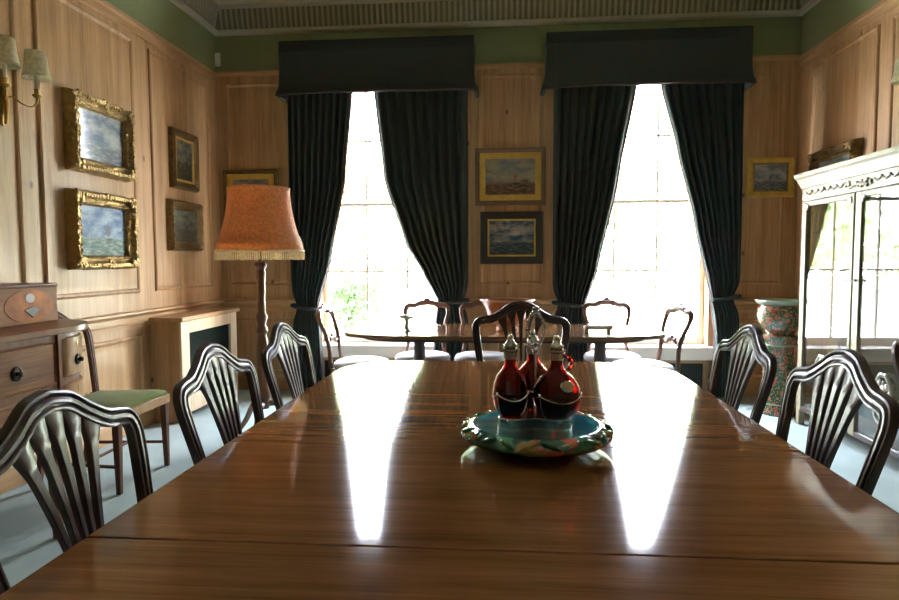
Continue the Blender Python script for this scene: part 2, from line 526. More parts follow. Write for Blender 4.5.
class MB:
    def __init__(s):
        s.V = []
        s.F = []
    def add(s, V, F):
        o = len(s.V)
        s.V += [tuple(v) for v in V]
        s.F += [tuple(i+o for i in f) for f in F]
        return s
    def box(s, x0, x1, y0, y1, z0, z1):
        V = [(x, y, z) for z in (z0, z1) for y in (y0, y1) for x in (x0, x1)]
        return s.add(V, [(0, 2, 3, 1), (4, 5, 7, 6), (0, 1, 5, 4), (2, 6, 7, 3), (0, 4, 6, 2), (1, 3, 7, 5)])
    def taper(s, c0, h0, c1, h1):
        """square bar from centre c0 (half sizes h0) to c1 (h1)"""
        V = []
        for c, h in ((c0, h0), (c1, h1)):
            for sx_, sy_ in ((-1, -1), (1, -1), (1, 1), (-1, 1)):
                V.append((c[0]+sx_*h[0], c[1]+sy_*h[1], c[2]))
        return s.add(V, [(3, 2, 1, 0), (4, 5, 6, 7), (0, 1, 5, 4), (1, 2, 6, 5), (2, 3, 7, 6), (3, 0, 4, 7)])
    def lathe(s, prof, n=32, c=(0, 0, 0), sx=1., sy=1., caps=True, rot=0.0):
        V, F = [], []
        for r, z in prof:
            for i in range(n):
                a = 2*PI*i/n
                x, y = r*math.cos(a)*sx, r*math.sin(a)*sy
                V.append((c[0]+x*math.cos(rot)-y*math.sin(rot), c[1]+x*math.sin(rot)+y*math.cos(rot), c[2]+z))
        for k in range(len(prof)-1):
            for i in range(n):
                j = (i+1) % n
                F.append((k*n+i, k*n+j, (k+1)*n+j, (k+1)*n+i))
        if caps:
            F.append(tuple(range(n-1, -1, -1)))
            F.append(tuple((len(prof)-1)*n+i for i in range(n)))
        return s.add(V, F)
    def tube(s, P, R, n=10, closed=False):
        P = [Vector(p) for p in P]
        if not isinstance(R, (list, tuple)):
            R = [R]*len(P)
        m = len(P)
        T = []
        for i in range(m):
            a = P[(i-1) % m] if closed else P[max(0, i-1)]
            b = P[(i+1) % m] if closed else P[min(m-1, i+1)]
            T.append((b-a).normalized())
        ref = Vector((0, 0, 1)) if abs(T[0].z) < .9 else Vector((1, 0, 0))
        N = (ref - T[0]*ref.dot(T[0])).normalized()
        V, F = [], []
        for i in range(m):
            N = (N - T[i]*N.dot(T[i])).normalized()
            B = T[i].cross(N)
            for k in range(n):
                a = 2*PI*k/n
                V.append(P[i] + (N*math.cos(a) + B*math.sin(a))*R[i])
        for i in range(m if closed else m-1):
            i2 = (i+1) % m
            for k in range(n):
                k2 = (k+1) % n
                F.append((i*n+k, i*n+k2, i2*n+k2, i2*n+k))
        if not closed:
            F.append(tuple(range(n-1, -1, -1)))
            F.append(tuple((m-1)*n+k for k in range(n)))
        return s.add(V, F)
    def sweep(s, path, sec, mp=ident, scale=None, closed=False):
        """sweep section (across, depth) along a 2-D path; mp maps (u, v, depth) to the room"""
        m, n = len(path), len(sec)
        V, F = [], []
        for i in range(m):
            a = path[(i-1) % m] if closed else path[max(0, i-1)]
            b = path[(i+1) % m] if closed else path[min(m-1, i+1)]
            tx, ty = b[0]-a[0], b[1]-a[1]
            l = math.hypot(tx, ty) or 1
            nx, ny = -ty/l, tx/l
            k = scale[i] if scale else 1.
            for q, d in sec:
                V.append(mp(path[i][0]+nx*q*k, path[i][1]+ny*q*k, d))
        for i in range(m if closed else m-1):
            i2 = (i+1) % m
            for k in range(n):
                k2 = (k+1) % n
                F.append((i*n+k, i*n+k2, i2*n+k2, i2*n+k))
        if not closed:
            F.append(tuple(range(n-1, -1, -1)))
            F.append(tuple((m-1)*n+k for k in range(n)))
        return s.add(V, F)
    def prism(s, poly, d0, d1, mp=ident):
        n = len(poly)
        V = [mp(u, v, d0) for u, v in poly] + [mp(u, v, d1) for u, v in poly]
        F = [tuple(range(n-1, -1, -1)), tuple(range(n, 2*n))]
        F += [(i, (i+1) % n, n+(i+1) % n, n+i) for i in range(n)]
        return s.add(V, F)
    def rect(s, u0, u1, v0, v1, prof, mp=ident, cap=True, sub=1, wob=0.0):
        """nested mitred rectangles: prof = (inset, height) pairs, optional carved wobble"""
        V, F = [], []
        N = 4*sub
        for k, (ins, h) in enumerate(prof):
            a, b, c, d = u0+ins, u1-ins, v0+ins, v1-ins
            cs = [(a, c), (b, c), (b, d), (a, d)]
            for e in range(4):
                p, q = cs[e], cs[(e+1) % 4]
                for i in range(sub):
                    t = i/sub
                    w = wob*(rnd.random()-.3) if (wob and 0 < k < len(prof)-1) else 0
                    o = 0.
                    if wob and k <= 2:
                        o = -wob*.5*rnd.random()
                    uu, vv = p[0]+(q[0]-p[0])*t, p[1]+(q[1]-p[1])*t
                    if o:
                        if e == 0: vv += o
                        if e == 1: uu -= o
                        if e == 2: vv -= o
                        if e == 3: uu += o
                    V.append(mp(uu, vv, h+w))
        for k in range(len(prof)-1):
            for i in range(N):
                j = (i+1) % N
                F.append((k*N+i, k*N+j, (k+1)*N+j, (k+1)*N+i))
        if cap:
            F.append(tuple((len(prof)-1)*N+i for i in range(N)))
        return s.add(V, F)
    def blob(s, c, r, n=8, m=6, sx=1, sy=1, sz=1):
        prof = []
        V, F = [], []
        V.append((c[0], c[1], c[2]-r*sz))
        for k in range(1, m):
            a = -PI/2+PI*k/m
            for i in range(n):
                b = 2*PI*i/n
                V.append((c[0]+r*sx*math.cos(a)*math.cos(b), c[1]+r*sy*math.cos(a)*math.sin(b), c[2]+r*sz*math.sin(a)))
        V.append((c[0], c[1], c[2]+r*sz))
        for i in range(n):
            F.append((0, 1+(i+1) % n, 1+i))
            F.append((len(V)-1, 1+(m-2)*n+i, 1+(m-2)*n+(i+1) % n))
        for k in range(m-2):
            for i in range(n):
                j = (i+1) % n
                F.append((1+k*n+i, 1+k*n+j, 1+(k+1)*n+j, 1+(k+1)*n+i))
        return s.add(V, F)
    def build(s, name, mat, parent=None, bevel=0.0, smooth=35, solid=0.0, sub=0):
        me = bpy.data.meshes.new(name)
        me.from_pydata([tuple(v) for v in s.V], [], s.F)
        me.validate()
        import bmesh
        bm = bmesh.new()
        bm.from_mesh(me)
        bmesh.ops.recalc_face_normals(bm, faces=bm.faces)
        bm.to_mesh(me)
        bm.free()
        me.materials.append(mat)
        if smooth:
            me.polygons.foreach_set('use_smooth', [True]*len(me.polygons))
            me.set_sharp_from_angle(angle=math.radians(smooth))
        o = bpy.data.objects.new(name, me)
        COL.objects.link(o)
        if parent:
            o.parent = parent
        if solid:
            md = o.modifiers.new('thick', 'SOLIDIFY')
            md.thickness = solid
            md.offset = 0
        if bevel:
            md = o.modifiers.new('bevel', 'BEVEL')
            md.width = bevel
            md.segments = 2
            md.limit_method = 'ANGLE'
        if sub:
            md = o.modifiers.new('sub', 'SUBSURF')
            md.levels = md.render_levels = sub
        return o

def tag(o, label, cat, group=None):
    o['label'] = label
    o['category'] = cat
    if group:
        o['group'] = group
    return o

def thing(name, label, cat, loc=(0, 0, 0), rz=0.0, group=None):
    o = bpy.data.objects.new(name, None)
    o.empty_display_size = .1
    COL.objects.link(o)
    o.location = loc
    o.rotation_euler = (0, 0, rz)
    return tag(o, label, cat, group)

def structure(o):
    o['kind'] = 'structure'
    return o

def dup(root, loc, rz, label, group=None, scale=None):
    def cp(o, parent):
        c = o.copy()
        COL.objects.link(c)
        if parent:
            c.parent = parent
        for ch in list(o.children):
            cp(ch, c)
        return c
    c = cp(root, None)
    c.location = loc
    c.rotation_euler = (0, 0, rz)
    c['label'] = label
    if group:
        c['group'] = group
    if scale:
        c.scale = scale
    return c

def spline(P, k=6, closed=False):
    """Catmull-Rom through the points"""
    out = []
    n = len(P)
    rng = n if closed else n-1
    for i in range(rng):
        g = lambda j: P[j % n] if closed else P[min(max(j, 0), n-1)]
        p0, p1, p2, p3 = g(i-1), g(i), g(i+1), g(i+2)
        for q in range(k):
            t = q/k
            out.append(tuple(.5*((2*b)+(-a+c)*t+(2*a-5*b+4*c-d)*t*t+(-a+3*b-3*c+d)*t**3) for a, b, c, d in zip(p0, p1, p2, p3)))
    if not closed:
        out.append(tuple(P[-1]))
    return out

def lerp_tab(tab, z):
    """tab: (z, value) pairs in falling z"""
    if z >= tab[0][0]:
        return tab[0][1]
    for (z0, a), (z1, b) in zip(tab, tab[1:]):
        if z >= z1:
            t = (z0-z)/(z0-z1)
            t = t*t*(3-2*t)*.3+t*.7
            return a+(b-a)*t
    return tab[-1][1]

# ================================================================== the room
XL, XR, YB, YF, ZC = -2.75, 2.68, 6.0, -2.6, 3.92
RAIL0, RAIL1 = .775, .90
P0, P1, FR0, FR1 = 1.035, 2.93, 3.07, 3.44

structure(MB().box(XL-.3, XR+.3, YF-.3, YB+.32, -.12, 0).build('floor', M['carpet']))
structure(MB().box(XL-.3, XR+.3, YF-.3, YB+.32, ZC, ZC+.15).build('ceiling', M['ceiling']))

left = lambda u, v, d: (XL+d, u, v)           # u = y
right = lambda u, v, d: (XR-d, u, v)
back = lambda u, v, d: (u, YB-d, v)

PANEL = [(0, 0), (.004, .012), (.014, .018), (.026, .013), (.034, .004), (.05, .002), (.075, .007)]
def panels(mb, rects, mp):
    for a, b, c, d in rects:
        mb.rect(a, b, c, d, PANEL, mp)

# left wall with its panelling
mb = MB().box(XL-.25, XL, YF, YB, 0, ZC)
panels(mb, [(4.80, 5.80, P0, P1), (3.58, 4.58, P0, P1), (2.30, 3.43, P0, P1), (1.0, 2.15, P0, P1), (-.35, .85, P0, P1), (-1.7, -.5, P0, P1),
            (4.80, 5.80, .17, RAIL0-.06), (3.58, 4.58, .17, RAIL0-.06), (2.30, 3.43, .17, RAIL0-.06), (1.0, 2.15, .17, RAIL0-.06), (-.35, .85, .17, RAIL0-.06), (-1.7, -.5, .17, RAIL0-.06)], left)
structure(mb.build('wall_left', M['pine'], smooth=20))
mb = MB().box(XR, XR+.25, YF, YB, 0, ZC)
panels(mb, [(4.80, 5.74, P0, P1), (3.50, 4.65, P0, P1), (2.2, 3.35, P0, P1), (.9, 2.05, P0, P1), (-.4, .75, P0, P1), (-1.7, -.55, P0, P1),
            (4.80, 5.74, .17, RAIL0-.06), (3.50, 4.65, .17, RAIL0-.06), (2.2, 3.35, .17, RAIL0-.06), (.9, 2.05, .17, RAIL0-.06), (-.4, .75, .17, RAIL0-.06), (-1.7, -.55, .17, RAIL0-.06)], right)
structure(mb.build('wall_right', M['pine'], smooth=20))

# back wall round two windows
W1, W2 = (-1.765, -.475), (.63, 1.92)
WZ0, WZ1 = .46, 3.12
mb = MB()
for a, b in ((XL-.25, W1[0]), (W1[1], W2[0]), (W2[1], XR+.25)):
    mb.box(a, b, YB, YB+.3, 0, ZC)
for a, b in (W1, W2):
    mb.box(a, b, YB, YB+.3, 0, WZ0-.12)
    mb.box(a, b, YB, YB+.3, WZ1, ZC)
panels(mb, [(-2.66, -1.93, P0, 2.98), (-.205, .39, P0, 3.0), (2.10, 2.56, P0, 2.93),
            (-2.66, -1.93, .17, RAIL0-.06), (-.205, .39, .17, RAIL0-.06), (2.10, 2.56, .17, RAIL0-.06)], back)
structure(mb.build('wall_back', M['pine'], smooth=20))

# wall behind the photographer
structure(MB().box(XL-.25, XR+.25, YF-.3, YF, 0, ZC).build('wall_front', M['plaster']))

# rails, frieze and cornice
RAILP = [(0, RAIL0), (.012, RAIL0), (.014, RAIL0+.03), (.006, RAIL0+.04), (.006, RAIL0+.08), (.02, RAIL0+.09), (.045, RAIL0+.105), (.045, RAIL1-.004), (.04, RAIL1), (0, RAIL1)]
def run(mb, prof, mp, a, b, ma=0, mb_=0):
    n = len(prof)
    V = [mp(a+ma*d, z, d) for d, z in prof] + [mp(b-mb_*d, z, d) for d, z in prof]
    F = [(i, (i+1) % n, n+(i+1) % n, n+i) for i in range(n)] + [tuple(range(n)), tuple(range(2*n-1, n-1, -1))]
    mb.add(V, F)
mb = MB()
run(mb, RAILP, left, YF, YB, 0, 1)
run(mb, RAILP, right, YF, YB, 0, 1)
structure(mb.build('trim_1', M['pine_h'], smooth=25))
mb = MB()
for a, b in ((XL, -1.80), (-.44, .595), (1.955, XR)):
    run(mb, RAILP, back, a, b, 1 if a == XL else 0, 1 if b == XR else 0)
structure(mb.build('trim_2', M['pine_hx'], smooth=25))
TOPP = [(0, 2.975), (.010, 2.98), (.014, 3.03), (.03, 3.045), (.03, 3.07), (0, 3.075)]
mb = MB()
run(mb, TOPP, left, YF, YB)
run(mb, TOPP, right, YF, YB)
structure(mb.build('trim_3', M['pine_h'], smooth=25))
mb = MB()
run(mb, [(0, 3.05), (.012, 3.05), (.03, 3.07), (.03, 3.09), (0, 3.095)], back, XL, XR)
structure(mb.build('trim_4', M['pine_hx'], smooth=25))
# green painted frieze over the panelling
structure(MB().box(XL, XL+.008, YF, YB, 3.072, FR1+.02).build('trim_5', M['green']))
structure(MB().box(XR-.008, XR, YF, YB, 3.072, FR1+.02).build('trim_6', M['green']))
structure(MB().box(XL, XR, YB-.008, YB, 3.092, FR1+.02).build('trim_7', M['green']))
# cornice
BEAD = [(0, 3.43), (.03, 3.43), (.05, 3.445), (.055, 3.47), (.04, 3.48), (0, 3.48)]
COVE = [(0, 3.48), (.035, 3.48), (.075, 3.66), (.08, 3.67), (0, 3.67)]
TOPM = [(0, 3.655), (.085, 3.655), (.10, 3.67), (.10, 3.69), (.13, 3.71), (.16, 3.76), (.165, 3.79), (.20, 3.80), (.215, 3.83), (0, 3.83)]
SOFF = [(0, 3.83), (.55, 3.83), (.56, 3.86), (.60, 3.88), (.62, ZC), (0, ZC)]
mb = MB()
for pr in (BEAD, TOPM, SOFF):
    run(mb, pr, left, YF, YB, 0, 1)
    run(mb, pr, right, YF, YB, 0, 1)
    run(mb, pr, back, XL, XR, 1, 1)
def reed(mb, mp, a, b, step=.052, w=.013):
    u = a
    while u < b:
        V = [mp(u-w, 3.482, .036), mp(u+w, 3.482, .036), mp(u+w, 3.65, .074), mp(u-w, 3.65, .074),
             mp(u-w*.5, 3.482, .052), mp(u+w*.5, 3.482, .052), mp(u+w*.5, 3.65, .09), mp(u-w*.5, 3.65, .09)]
        mb.add(V, [(4, 5, 6, 7), (0, 1, 5, 4), (1, 2, 6, 5), (2, 3, 7, 6), (3, 0, 4, 7)])
        u += step
reed(mb, left, 1.0, YB-.09)
reed(mb, right, 1.0, YB-.09)
reed(mb, back, XL+.09, XR-.05)
structure(mb.build('trim_8', M['cream'], smooth=25))
mb = MB()
for mp, a, b in ((left, YF, YB), (right, YF, YB), (back, XL, XR)):
    run(mb, COVE, mp, a, b, 1 if mp is back else 0, 1)
structure(mb.build('trim_9', M['olive'], smooth=25))
# baseboards
BB = [(0, 0), (.025, 0), (.025, .12), (.018, .14), (.010, .15), (0, .15)]
for nm, mp, segs, mt in (('left', left, ((YF, YB),), 'pine_h'), ('right', right, ((YF, YB),), 'pine_h'), ('back', back, ((XL, W1[0]), (W1[1], W2[0]), (W2[1], XR)), 'pine_hx')):
    mb = MB()
    for a, b in segs:
        run(mb, BB, mp, a, b)
    structure(mb.build('baseboard_'+nm, M[mt], smooth=25))

# windows: joinery, panes, sills
def window(name, x0, x1, z0, z1, y, ny, sign=1):
    """sign=1: room lies at smaller y"""
    root = bpy.data.objects.new(name, None)
    COL.objects.link(root)
    structure(root)
    ya, yb = y, y+.05
    mb = MB()
    mb.box(x0, x0+.045, ya, yb, z0, z1).box(x1-.045, x1, ya, yb, z0, z1)
    mb.box(x0+.045, x1-.045, ya, yb, z0, z0+.07).box(x0+.045, x1-.045, ya, yb, z1-.05, z1)
    mid = (z0+z1)/2+.03
    mb.box(x0+.045, x1-.045, ya-.012, yb+.012, mid-.016, mid+.016)
    structure(mb.build('window_frame', M['whitewood'], root, bevel=.004))
    mb = MB()
    cw = (x1-x0-.09)/3
    for i in (1, 2):
        xx = x0+.045+cw*i
        mb.box(xx-.0095, xx+.0095, ya+.006, yb-.006, z0+.07, z1-.05)
    hs = [z0+.07+(z1-z0-.12)*k/4 for k in (1, 3)] if ny == 4 else []
    for zz in hs:
        mb.box(x0+.045, x1-.045, ya+.008, yb-.008, zz-.0095, zz+.0095)
    structure(mb.build('glazing_bar', M['whitewood'], root))
    structure(MB().box(x0+.04, x1-.04, ya+.022, ya+.026, z0+.06, z1-.04).build('window_pane', M['glass'], root))
    # lining boards in the thickness of the wall
    return root
w = window('window_1', W1[0], W1[1], WZ0, 3.12, 6.14, 4)
structure(MB().box(W1[0]-.06, W1[1]+.06, 5.90, 6.2, WZ0-.12, WZ0).build('window_sill', M['whitewood'], w, bevel=.008))
w = window('window_2', W2[0], W2[1], WZ0, 3.12, 6.14, 4)
structure(MB().box(W2[0]-.06, W2[1]+.06, 5.90, 6.2, WZ0-.12, WZ0).build('window_sill', M['whitewood'], w, bevel=.008))

# radiator grilles under the sills
def grille(x0, x1, label):
    t = thing('radiator_grille', label, 'radiator grille', ((x0+x1)/2, 5.955, 0), 0, 'grilles below the window sills')
    h = (x1-x0)/2
    MB().box(-h, h, .012, .03, .01, .335).build('backing', M['blackframe'], t)
    mb = MB()
    n = int((x1-x0)/.022)
    for i in range(n):
        x = -h+(i+.5)*2*h/n
        mb.box(x-.004, x+.004, .002, .014, .03, .32)
    for k in range(8):
        z = .05+k*.036
        mb.box(-h, h, .004, .012, z-.003, z+.003)
    mb.build('lattice', M['grille'], t)
    mb = MB().box(-h, h, -.004, .018, .005, .04).box(-h, h, -.004, .018, .305, .336).box(-h, -h+.04, -.004, .018, .04, .305).box(h-.04, h, -.004, .018, .04, .305)
    mb.build('surround', M['pine_hx'], t)
grille(W1[0]+.01, W1[1]-.01, 'dark lattice radiator grille under the left window sill')
grille(W2[0]+.01, W2[1]-.01, 'dark lattice radiator grille under the right window sill')

# ================================================================== curtains and pelmets
def pelmet(x0, x1, label):
    xc, h = (x0+x1)/2, (x1-x0)/2
    t = thing('pelmet', label, 'pelmet', (xc, 5.75, 2.8), 0, 'dark pelmets over the windows')
    mb = MB()
    # bell profile: outset, z
    prof = [(0.0, .475), (.003, .47), (.003, .39), (.008, .385), (.008, .375), (.002, .36), (.000, .22), (.004, .14), (.014, .07), (.024, .04), (.024, .012), (.010, .0)]
    rows = []
    for q, z in prof:
        ring = []
        n = 40
        fl = max(0., q-.01)
        pts = [(-h-q-fl*.8, .245), (-h-q-fl*.8, -q+.02), (-h-q*.3, -q-fl*.2)]
        for i in range(n+1):
            x = -h*.985+2*h*.985*i/n
            dz = .010*math.sin(i*PI/n*6)*(1 if z < .1 else 0)
            pts.append((x, -q))
        pts += [(h+q*.3, -q-fl*.2), (h+q+fl*.8, -q+.02), (h+q+fl*.8, .245)]
        for j, p in enumerate(pts):
            u = p[0]/h
            zz = z
            if z < .1:
                zz += -.012*abs(u)**6+.003*math.sin(u*9)
            ring.append((p[0], p[1], zz))
        rows.append(ring)
    V = [p for r_ in rows for p in r_]
    n = len(rows[0])
    F = [(k*n+i, k*n+i+1, (k+1)*n+i+1, (k+1)*n+i) for k in range(len(rows)-1) for i in range(n-1)]
    F.append(tuple(range(n)))
    mb.add(V, F)
    mb.build('valance', M['damask'], t, smooth=50, solid=.012)
    mb = MB()
    ring = rows[-2]
    mb.tube([(p[0]*1.002, p[1]-.002, p[2]) for p in ring], .007, 6)
    mb.build('braid', M['braid'], t)
pelmet(-2.03, -.25, 'dark fabric pelmet across the top of the left window')
pelmet(.405, 2.16, 'dark fabric pelmet across the top of the right window')

def curtain(xo, tab, label, tie_z, ph=0.0):
    """xo outer edge, tab inner edge by height"""
    t = thing('curtain', label, 'curtain', (xo, 5.825, 0), 0, 'long dark curtains')
    nz, ns, folds = 70, 110, 9
    V = []
    edge = []
    ztop, zbot = 3.12, .02
    for k in range(nz+1):
        z = ztop+(zbot-ztop)*k/nz
        xi = lerp_tab(tab, z)
        wdt = abs(xi-xo)
        sq = math.exp(-((z-tie_z)/.10)**2)
        o_shift = (.05*sq)*(1 if xi > xo else -1)
        a = .026+.016*(1-min(1, wdt/.75))
        a *= (1-.55*sq)
        for i in range(ns+1):
            s = i/ns
            x = (xo+o_shift)+(xi-xo-o_shift)*s
            w_ = math.sin(2*PI*folds*s+ph+.25*math.sin(z*2.1+ph))
            w_ = math.copysign(abs(w_)**.7, w_)
            y = a*w_+.010*math.sin(z*3+s*17+ph)*(1-sq)
            V.append((x-xo, y, z))
            if i == ns:
                edge.append((x-xo, y-.004, z))
    n = ns+1
    F = [(k*n+i, k*n+i+1, (k+1)*n+i+1, (k+1)*n+i) for k in range(nz) for i in range(ns)]
    MB().add(V, F).build('drape', M['damask'], t, smooth=70, solid=.008)
    mb = MB()
    mb.tube(edge, .011, 6)
    mb.build('edging', M['fringe_p'], t)
    xi = lerp_tab(tab, tie_z)
    c, h = (xo+xi)/2-xo, abs(xi-xo)/2-.005
    mb = MB()
    ring = [(c+h*math.cos(q*2*PI/28), .052*math.sin(q*2*PI/28)-.004, tie_z+.02*math.cos(q*2*PI/28)*(1 if xi < xo else -1)) for q in range(28)]
    mb.tube(ring, .02, 8, closed=True)
    mb.build('tieback', M['damask'], t)
curtain(-1.985, [(2.84, -1.374), (2.02, -1.452), (1.28, -1.607), (.83, -1.735), (.6, -1.71), (.02, -1.68)], 'dark curtain at the far left, left of the left window', .83)
curtain(-.305, [(3.0, -1.19), (2.84, -1.168), (2.017, -1.074), (1.461, -.892), (1.15, -.72), (.90, -.585), (.6, -.62), (.02, -.65)], 'dark curtain on the right side of the left window, beside the two centre pictures', .88, 1.1)
curtain(.475, [(3.0, 1.22), (2.838, 1.204), (1.986, 1.049), (1.177, .871), (.86, .766), (.6, .80), (.02, .82)], 'dark curtain on the left side of the right window, beside the two centre pictures', .86, 2.0)
curtain(2.135, [(3.0, 1.40), (2.83, 1.421), (2.24, 1.57), (1.62, 1.73), (.949, 1.885), (.6, 1.93), (.02, 1.93)], 'dark curtain at the far right, between right window and patterned pot', .92, .4)

# ================================================================== main table
TX, TY0, TY1, TH = .015, .12, 3.285, .74
def table_outline(inset=0.0, n=16):
    hw, r = .815-inset, .40
    pts = []
    for cx, cy_, a0 in ((TX+hw-r, TY1-inset-r*.9, 0), (TX-hw+r, TY1-inset-r*.9, PI/2), (TX-hw+r, TY0+inset+r*.9, PI), (TX+hw-r, TY0+inset+r*.9, 1.5*PI)):
        for i in range(n+1):
            a = a0+PI/2*i/n
            ca, sa = math.cos(a), math.sin(a)
            e = .8
            pts.append((cx+r*math.copysign(abs(ca)**e, ca), cy_+r*.9*math.copysign(abs(sa)**e, sa)))
    return pts
t = thing('dining_table', 'long polished mahogany dining table in the foreground', 'dining table', (0, 0, 0))
def clip(poly, ya, yb):
    """cut the outline between two seams"""
    def half(P, f, inter):
        o = []
        for i in range(len(P)):
            a, b = P[i], P[(i+1) % len(P)]
            if f(a): o.append(a)
            if f(a) != f(b): o.append(inter(a, b))
        return o
    def cut(y):
        return lambda a, b: (a[0]+(b[0]-a[0])*(y-a[1])/(b[1]-a[1]), y)
    P = half(poly, lambda p: p[1] >= ya, cut(ya))
    return half(P, lambda p: p[1] <= yb, cut(yb))
OUT = table_outline()
seams = [TY0-.01, .46, 1.122, 1.78, 2.445, TY1+.01]
for a, b in zip(seams, seams[1:]):
    poly = clip(OUT, a+.0010, b-.0010)
    MB().prism(poly, TH-.028, TH).build('table_leaf', M['table'], t, bevel=.0035, smooth=30)
mb = MB()
poly = table_outline(.10)
mb.sweep(poly, [(-.012, TH-.12), (.012, TH-.12), (.012, TH-.0285), (-.012, TH-.0285)], closed=True)
mb.build('apron', M['table_edge'], t)
LEGP = [(.045, .62), (.045, .58), (.034, .56), (.042, .54), (.042, .52), (.03, .50), (.036, .44), (.044, .36), (.036, .22), (.026, .13), (.034, .115), (.034, .10), (.022, .085), (.03, .05), (.024, .0)]
for x, y in ((-.41, .45), (.44, .45), (-.41, 1.78), (.44, 1.78), (-.41, 2.90), (.44, 2.90)):
    MB().lathe(LEGP, 20, (x, y, 0)).build('leg', M['table_edge'], t)

# ================================================================== dining chairs
CREST = [(.222, .445), (.240, .56), (.260, .68), (.276, .78), (.278, .83), (.262, .862), (.225, .873), (.175, .882), (.115, .915), (.06, .952), (0, .965)]
def ychair(v):
    t_ = (v-.45)/.52
    return -.205-.095*t_-.02*t_*t_
SEC = [(-.023, -.012), (-.023, .008), (-.021, .012), (-.016, .013), (-.012, .010), (-.010, .005), (-.008, .010), (-.004, .015), (.004, .015), (.008, .010), (.010, .005), (.012, .010), (.016, .013), (.021, .012), (.023, .008), (.023, -.012), (.012, -.016), (-.012, -.016)]
def make_chair(name, label, cat, group, frame, seat, ws=1.0, hs=1.0, stretch=False, rail=None):
    t = thing(name, label, cat, (0, 0, 0), 0, group)
    mp = lambda u, v, d: (u*ws, ychair(v)+d, v*hs)
    half = spline(CREST, 7)
    path = half + [(-u, v) for u, v in reversed(half[:-1])]
    sc = []
    for u, v in path:
        sc.append(.82 if v < .5 else (.82+.25*min(1, (v-.5)/.3)) if abs(u) > .2 else 1.12)
    MB().sweep(path, SEC, mp, sc).build('back_frame', frame, t, smooth=40)
    cv = sorted((abs(u), v) for u, v in half if v > .84)
    def crest_v(u):
        u = abs(u)
        for (a, va), (b, vb) in zip(cv, cv[1:]):
            if a <= u <= b:
                return va+(vb-va)*(u-a)/(b-a+1e-9)
        return cv[-1][1]
    mb = MB()
    n = 22
    for k in (-2, -1, 0, 1, 2):
        ut = k*.062
        vt = crest_v(ut)-.004
        P, S = [], []
        for i in range(n+1):
            f = i/n
            v = .48+(vt-.48)*f
            u = k*(.0185+.0435*f**1.5)
            P.append((u, v))
            g = min(1., max(0., (f-.76)/.22))
            b_ = max(0., 1-f/.10)
            S.append((.0185+.0435*f**1.5)*.5*(.52+.52*g*g*(3-2*g)+.48*b_))
        mb.sweep(P, [(-1, -.008), (-1, .006), (-.8, .008), (.8, .008), (1, .006), (1, -.008)], lambda u, v, d: mp(u, v, d), S)
    mb.build('splat', frame, t, smooth=25)
    MB().prism([(-.075, .44), (.075, .44), (.062, .50), (.052, .515), (-.052, .515), (-.062, .50)], -.014, .016, mp).build('shoe', frame, t, bevel=.003)
    fw, bw = .265*ws, .215*ws
    z0, z1 = .40*hs, .452*hs
    outer = [(-bw, -.205), (bw, -.205), (fw, .235), (-fw, .235)]
    mb = MB()
    sec = [(-.014, z0), (.014, z0), (.014, z1), (-.014, z1)]
    def bar(a, b):
        mb.sweep([a, b], sec)
    for a, b in zip(outer, outer[1:]+outer[:1]):
        bar(a, b)
    mb.build('seat_rail', rail or frame, t, bevel=.003)
    rows = []
    ins = [(0.004, z1-.02), (.004, z1+.008), (.012, z1+.020), (.04, z1+.032), (.10, z1+.038)]
    V, F = [], []
    for q, z in ins:
        a, b = bw-q, fw-q
        y0, y1 = -.19+q, .237-q
        for e, (p0, p1) in enumerate((((-a, y0), (a, y0)), ((a, y0), (b, y1)), ((b, y1), (-b, y1)), ((-b, y1), (-a, y0)))):
            for i in range(6):
                f = i/6
                V.append((p0[0]+(p1[0]-p0[0])*f, p0[1]+(p1[1]-p0[1])*f, z))
    for k in range(len(ins)-1):
        for i in range(24):
            j = (i+1) % 24
            F.append((k*24+i, k*24+j, (k+1)*24+j, (k+1)*24+i))
    F.append(tuple((len(ins)-1)*24+i for i in range(24)))
    F.append(tuple(range(23, -1, -1)))
    MB().add(V, F).build('seat', seat, t, smooth=60)
    for s in (-1, 1):
        MB().taper((s*(fw-.012), .222, 0), (.013, .013), (s*(fw-.017), .217, z1), (.021, .021)).build('leg', frame, t, bevel=.003)
        mb = MB()
        mb.taper((s*(bw-.012), -.285, 0), (.013, .014), (s*(bw+.002), -.215, z1+.012), (.018, .017))
        mb.build('leg', frame, t, bevel=.003)
    if stretch:
        mb = MB()
        for s in (-1, 1):
            mb.tube([(s*(bw-.008), -.26, .15), (s*(fw-.012), .222, .15)], .010, 6)
        mb.tube([(-(bw+fw)/2+.01, -.01, .15), ((bw+fw)/2-.01, -.01, .15)], .010, 6)
        mb.build('stretcher', frame, t)
    return t
G = 'mahogany chairs around the long table'
dc = make_chair('dining_chair', 'nearest dark mahogany dining chair at left, in front of the sideboard', 'chair', G, M['mahog'], M['green_seat'])
dc.location = (-.725, 1.352, 0)
dc.scale = (1, 1, .985)
dc.rotation_euler.z = -PI/2
dup(dc, (-.725, 2.17, 0), -PI/2, 'middle dark mahogany dining chair on the left of the long table, before the radiator cover')
dup(dc, (-.735, 2.93, 0), -PI/2, 'farthest dark mahogany dining chair on the left of the long table, by the floor lamp')
dup(dc, (.745, 2.02, 0), PI/2, 'nearer dark mahogany dining chair on the right of the long table, before the glazed cabinet', scale=(1, 1, 1))
dup(dc, (.745, 2.765, 0), PI/2, 'farther dark mahogany dining chair on the right of the long table, before the patterned pot', scale=(1, 1, 1))
c = dup(dc, (2.205, 2.92, 0), PI, 'dark mahogany chair standing by the glazed cabinet, only its side showing at the right edge')
c['group'] = 'mahogany chairs around the long table'
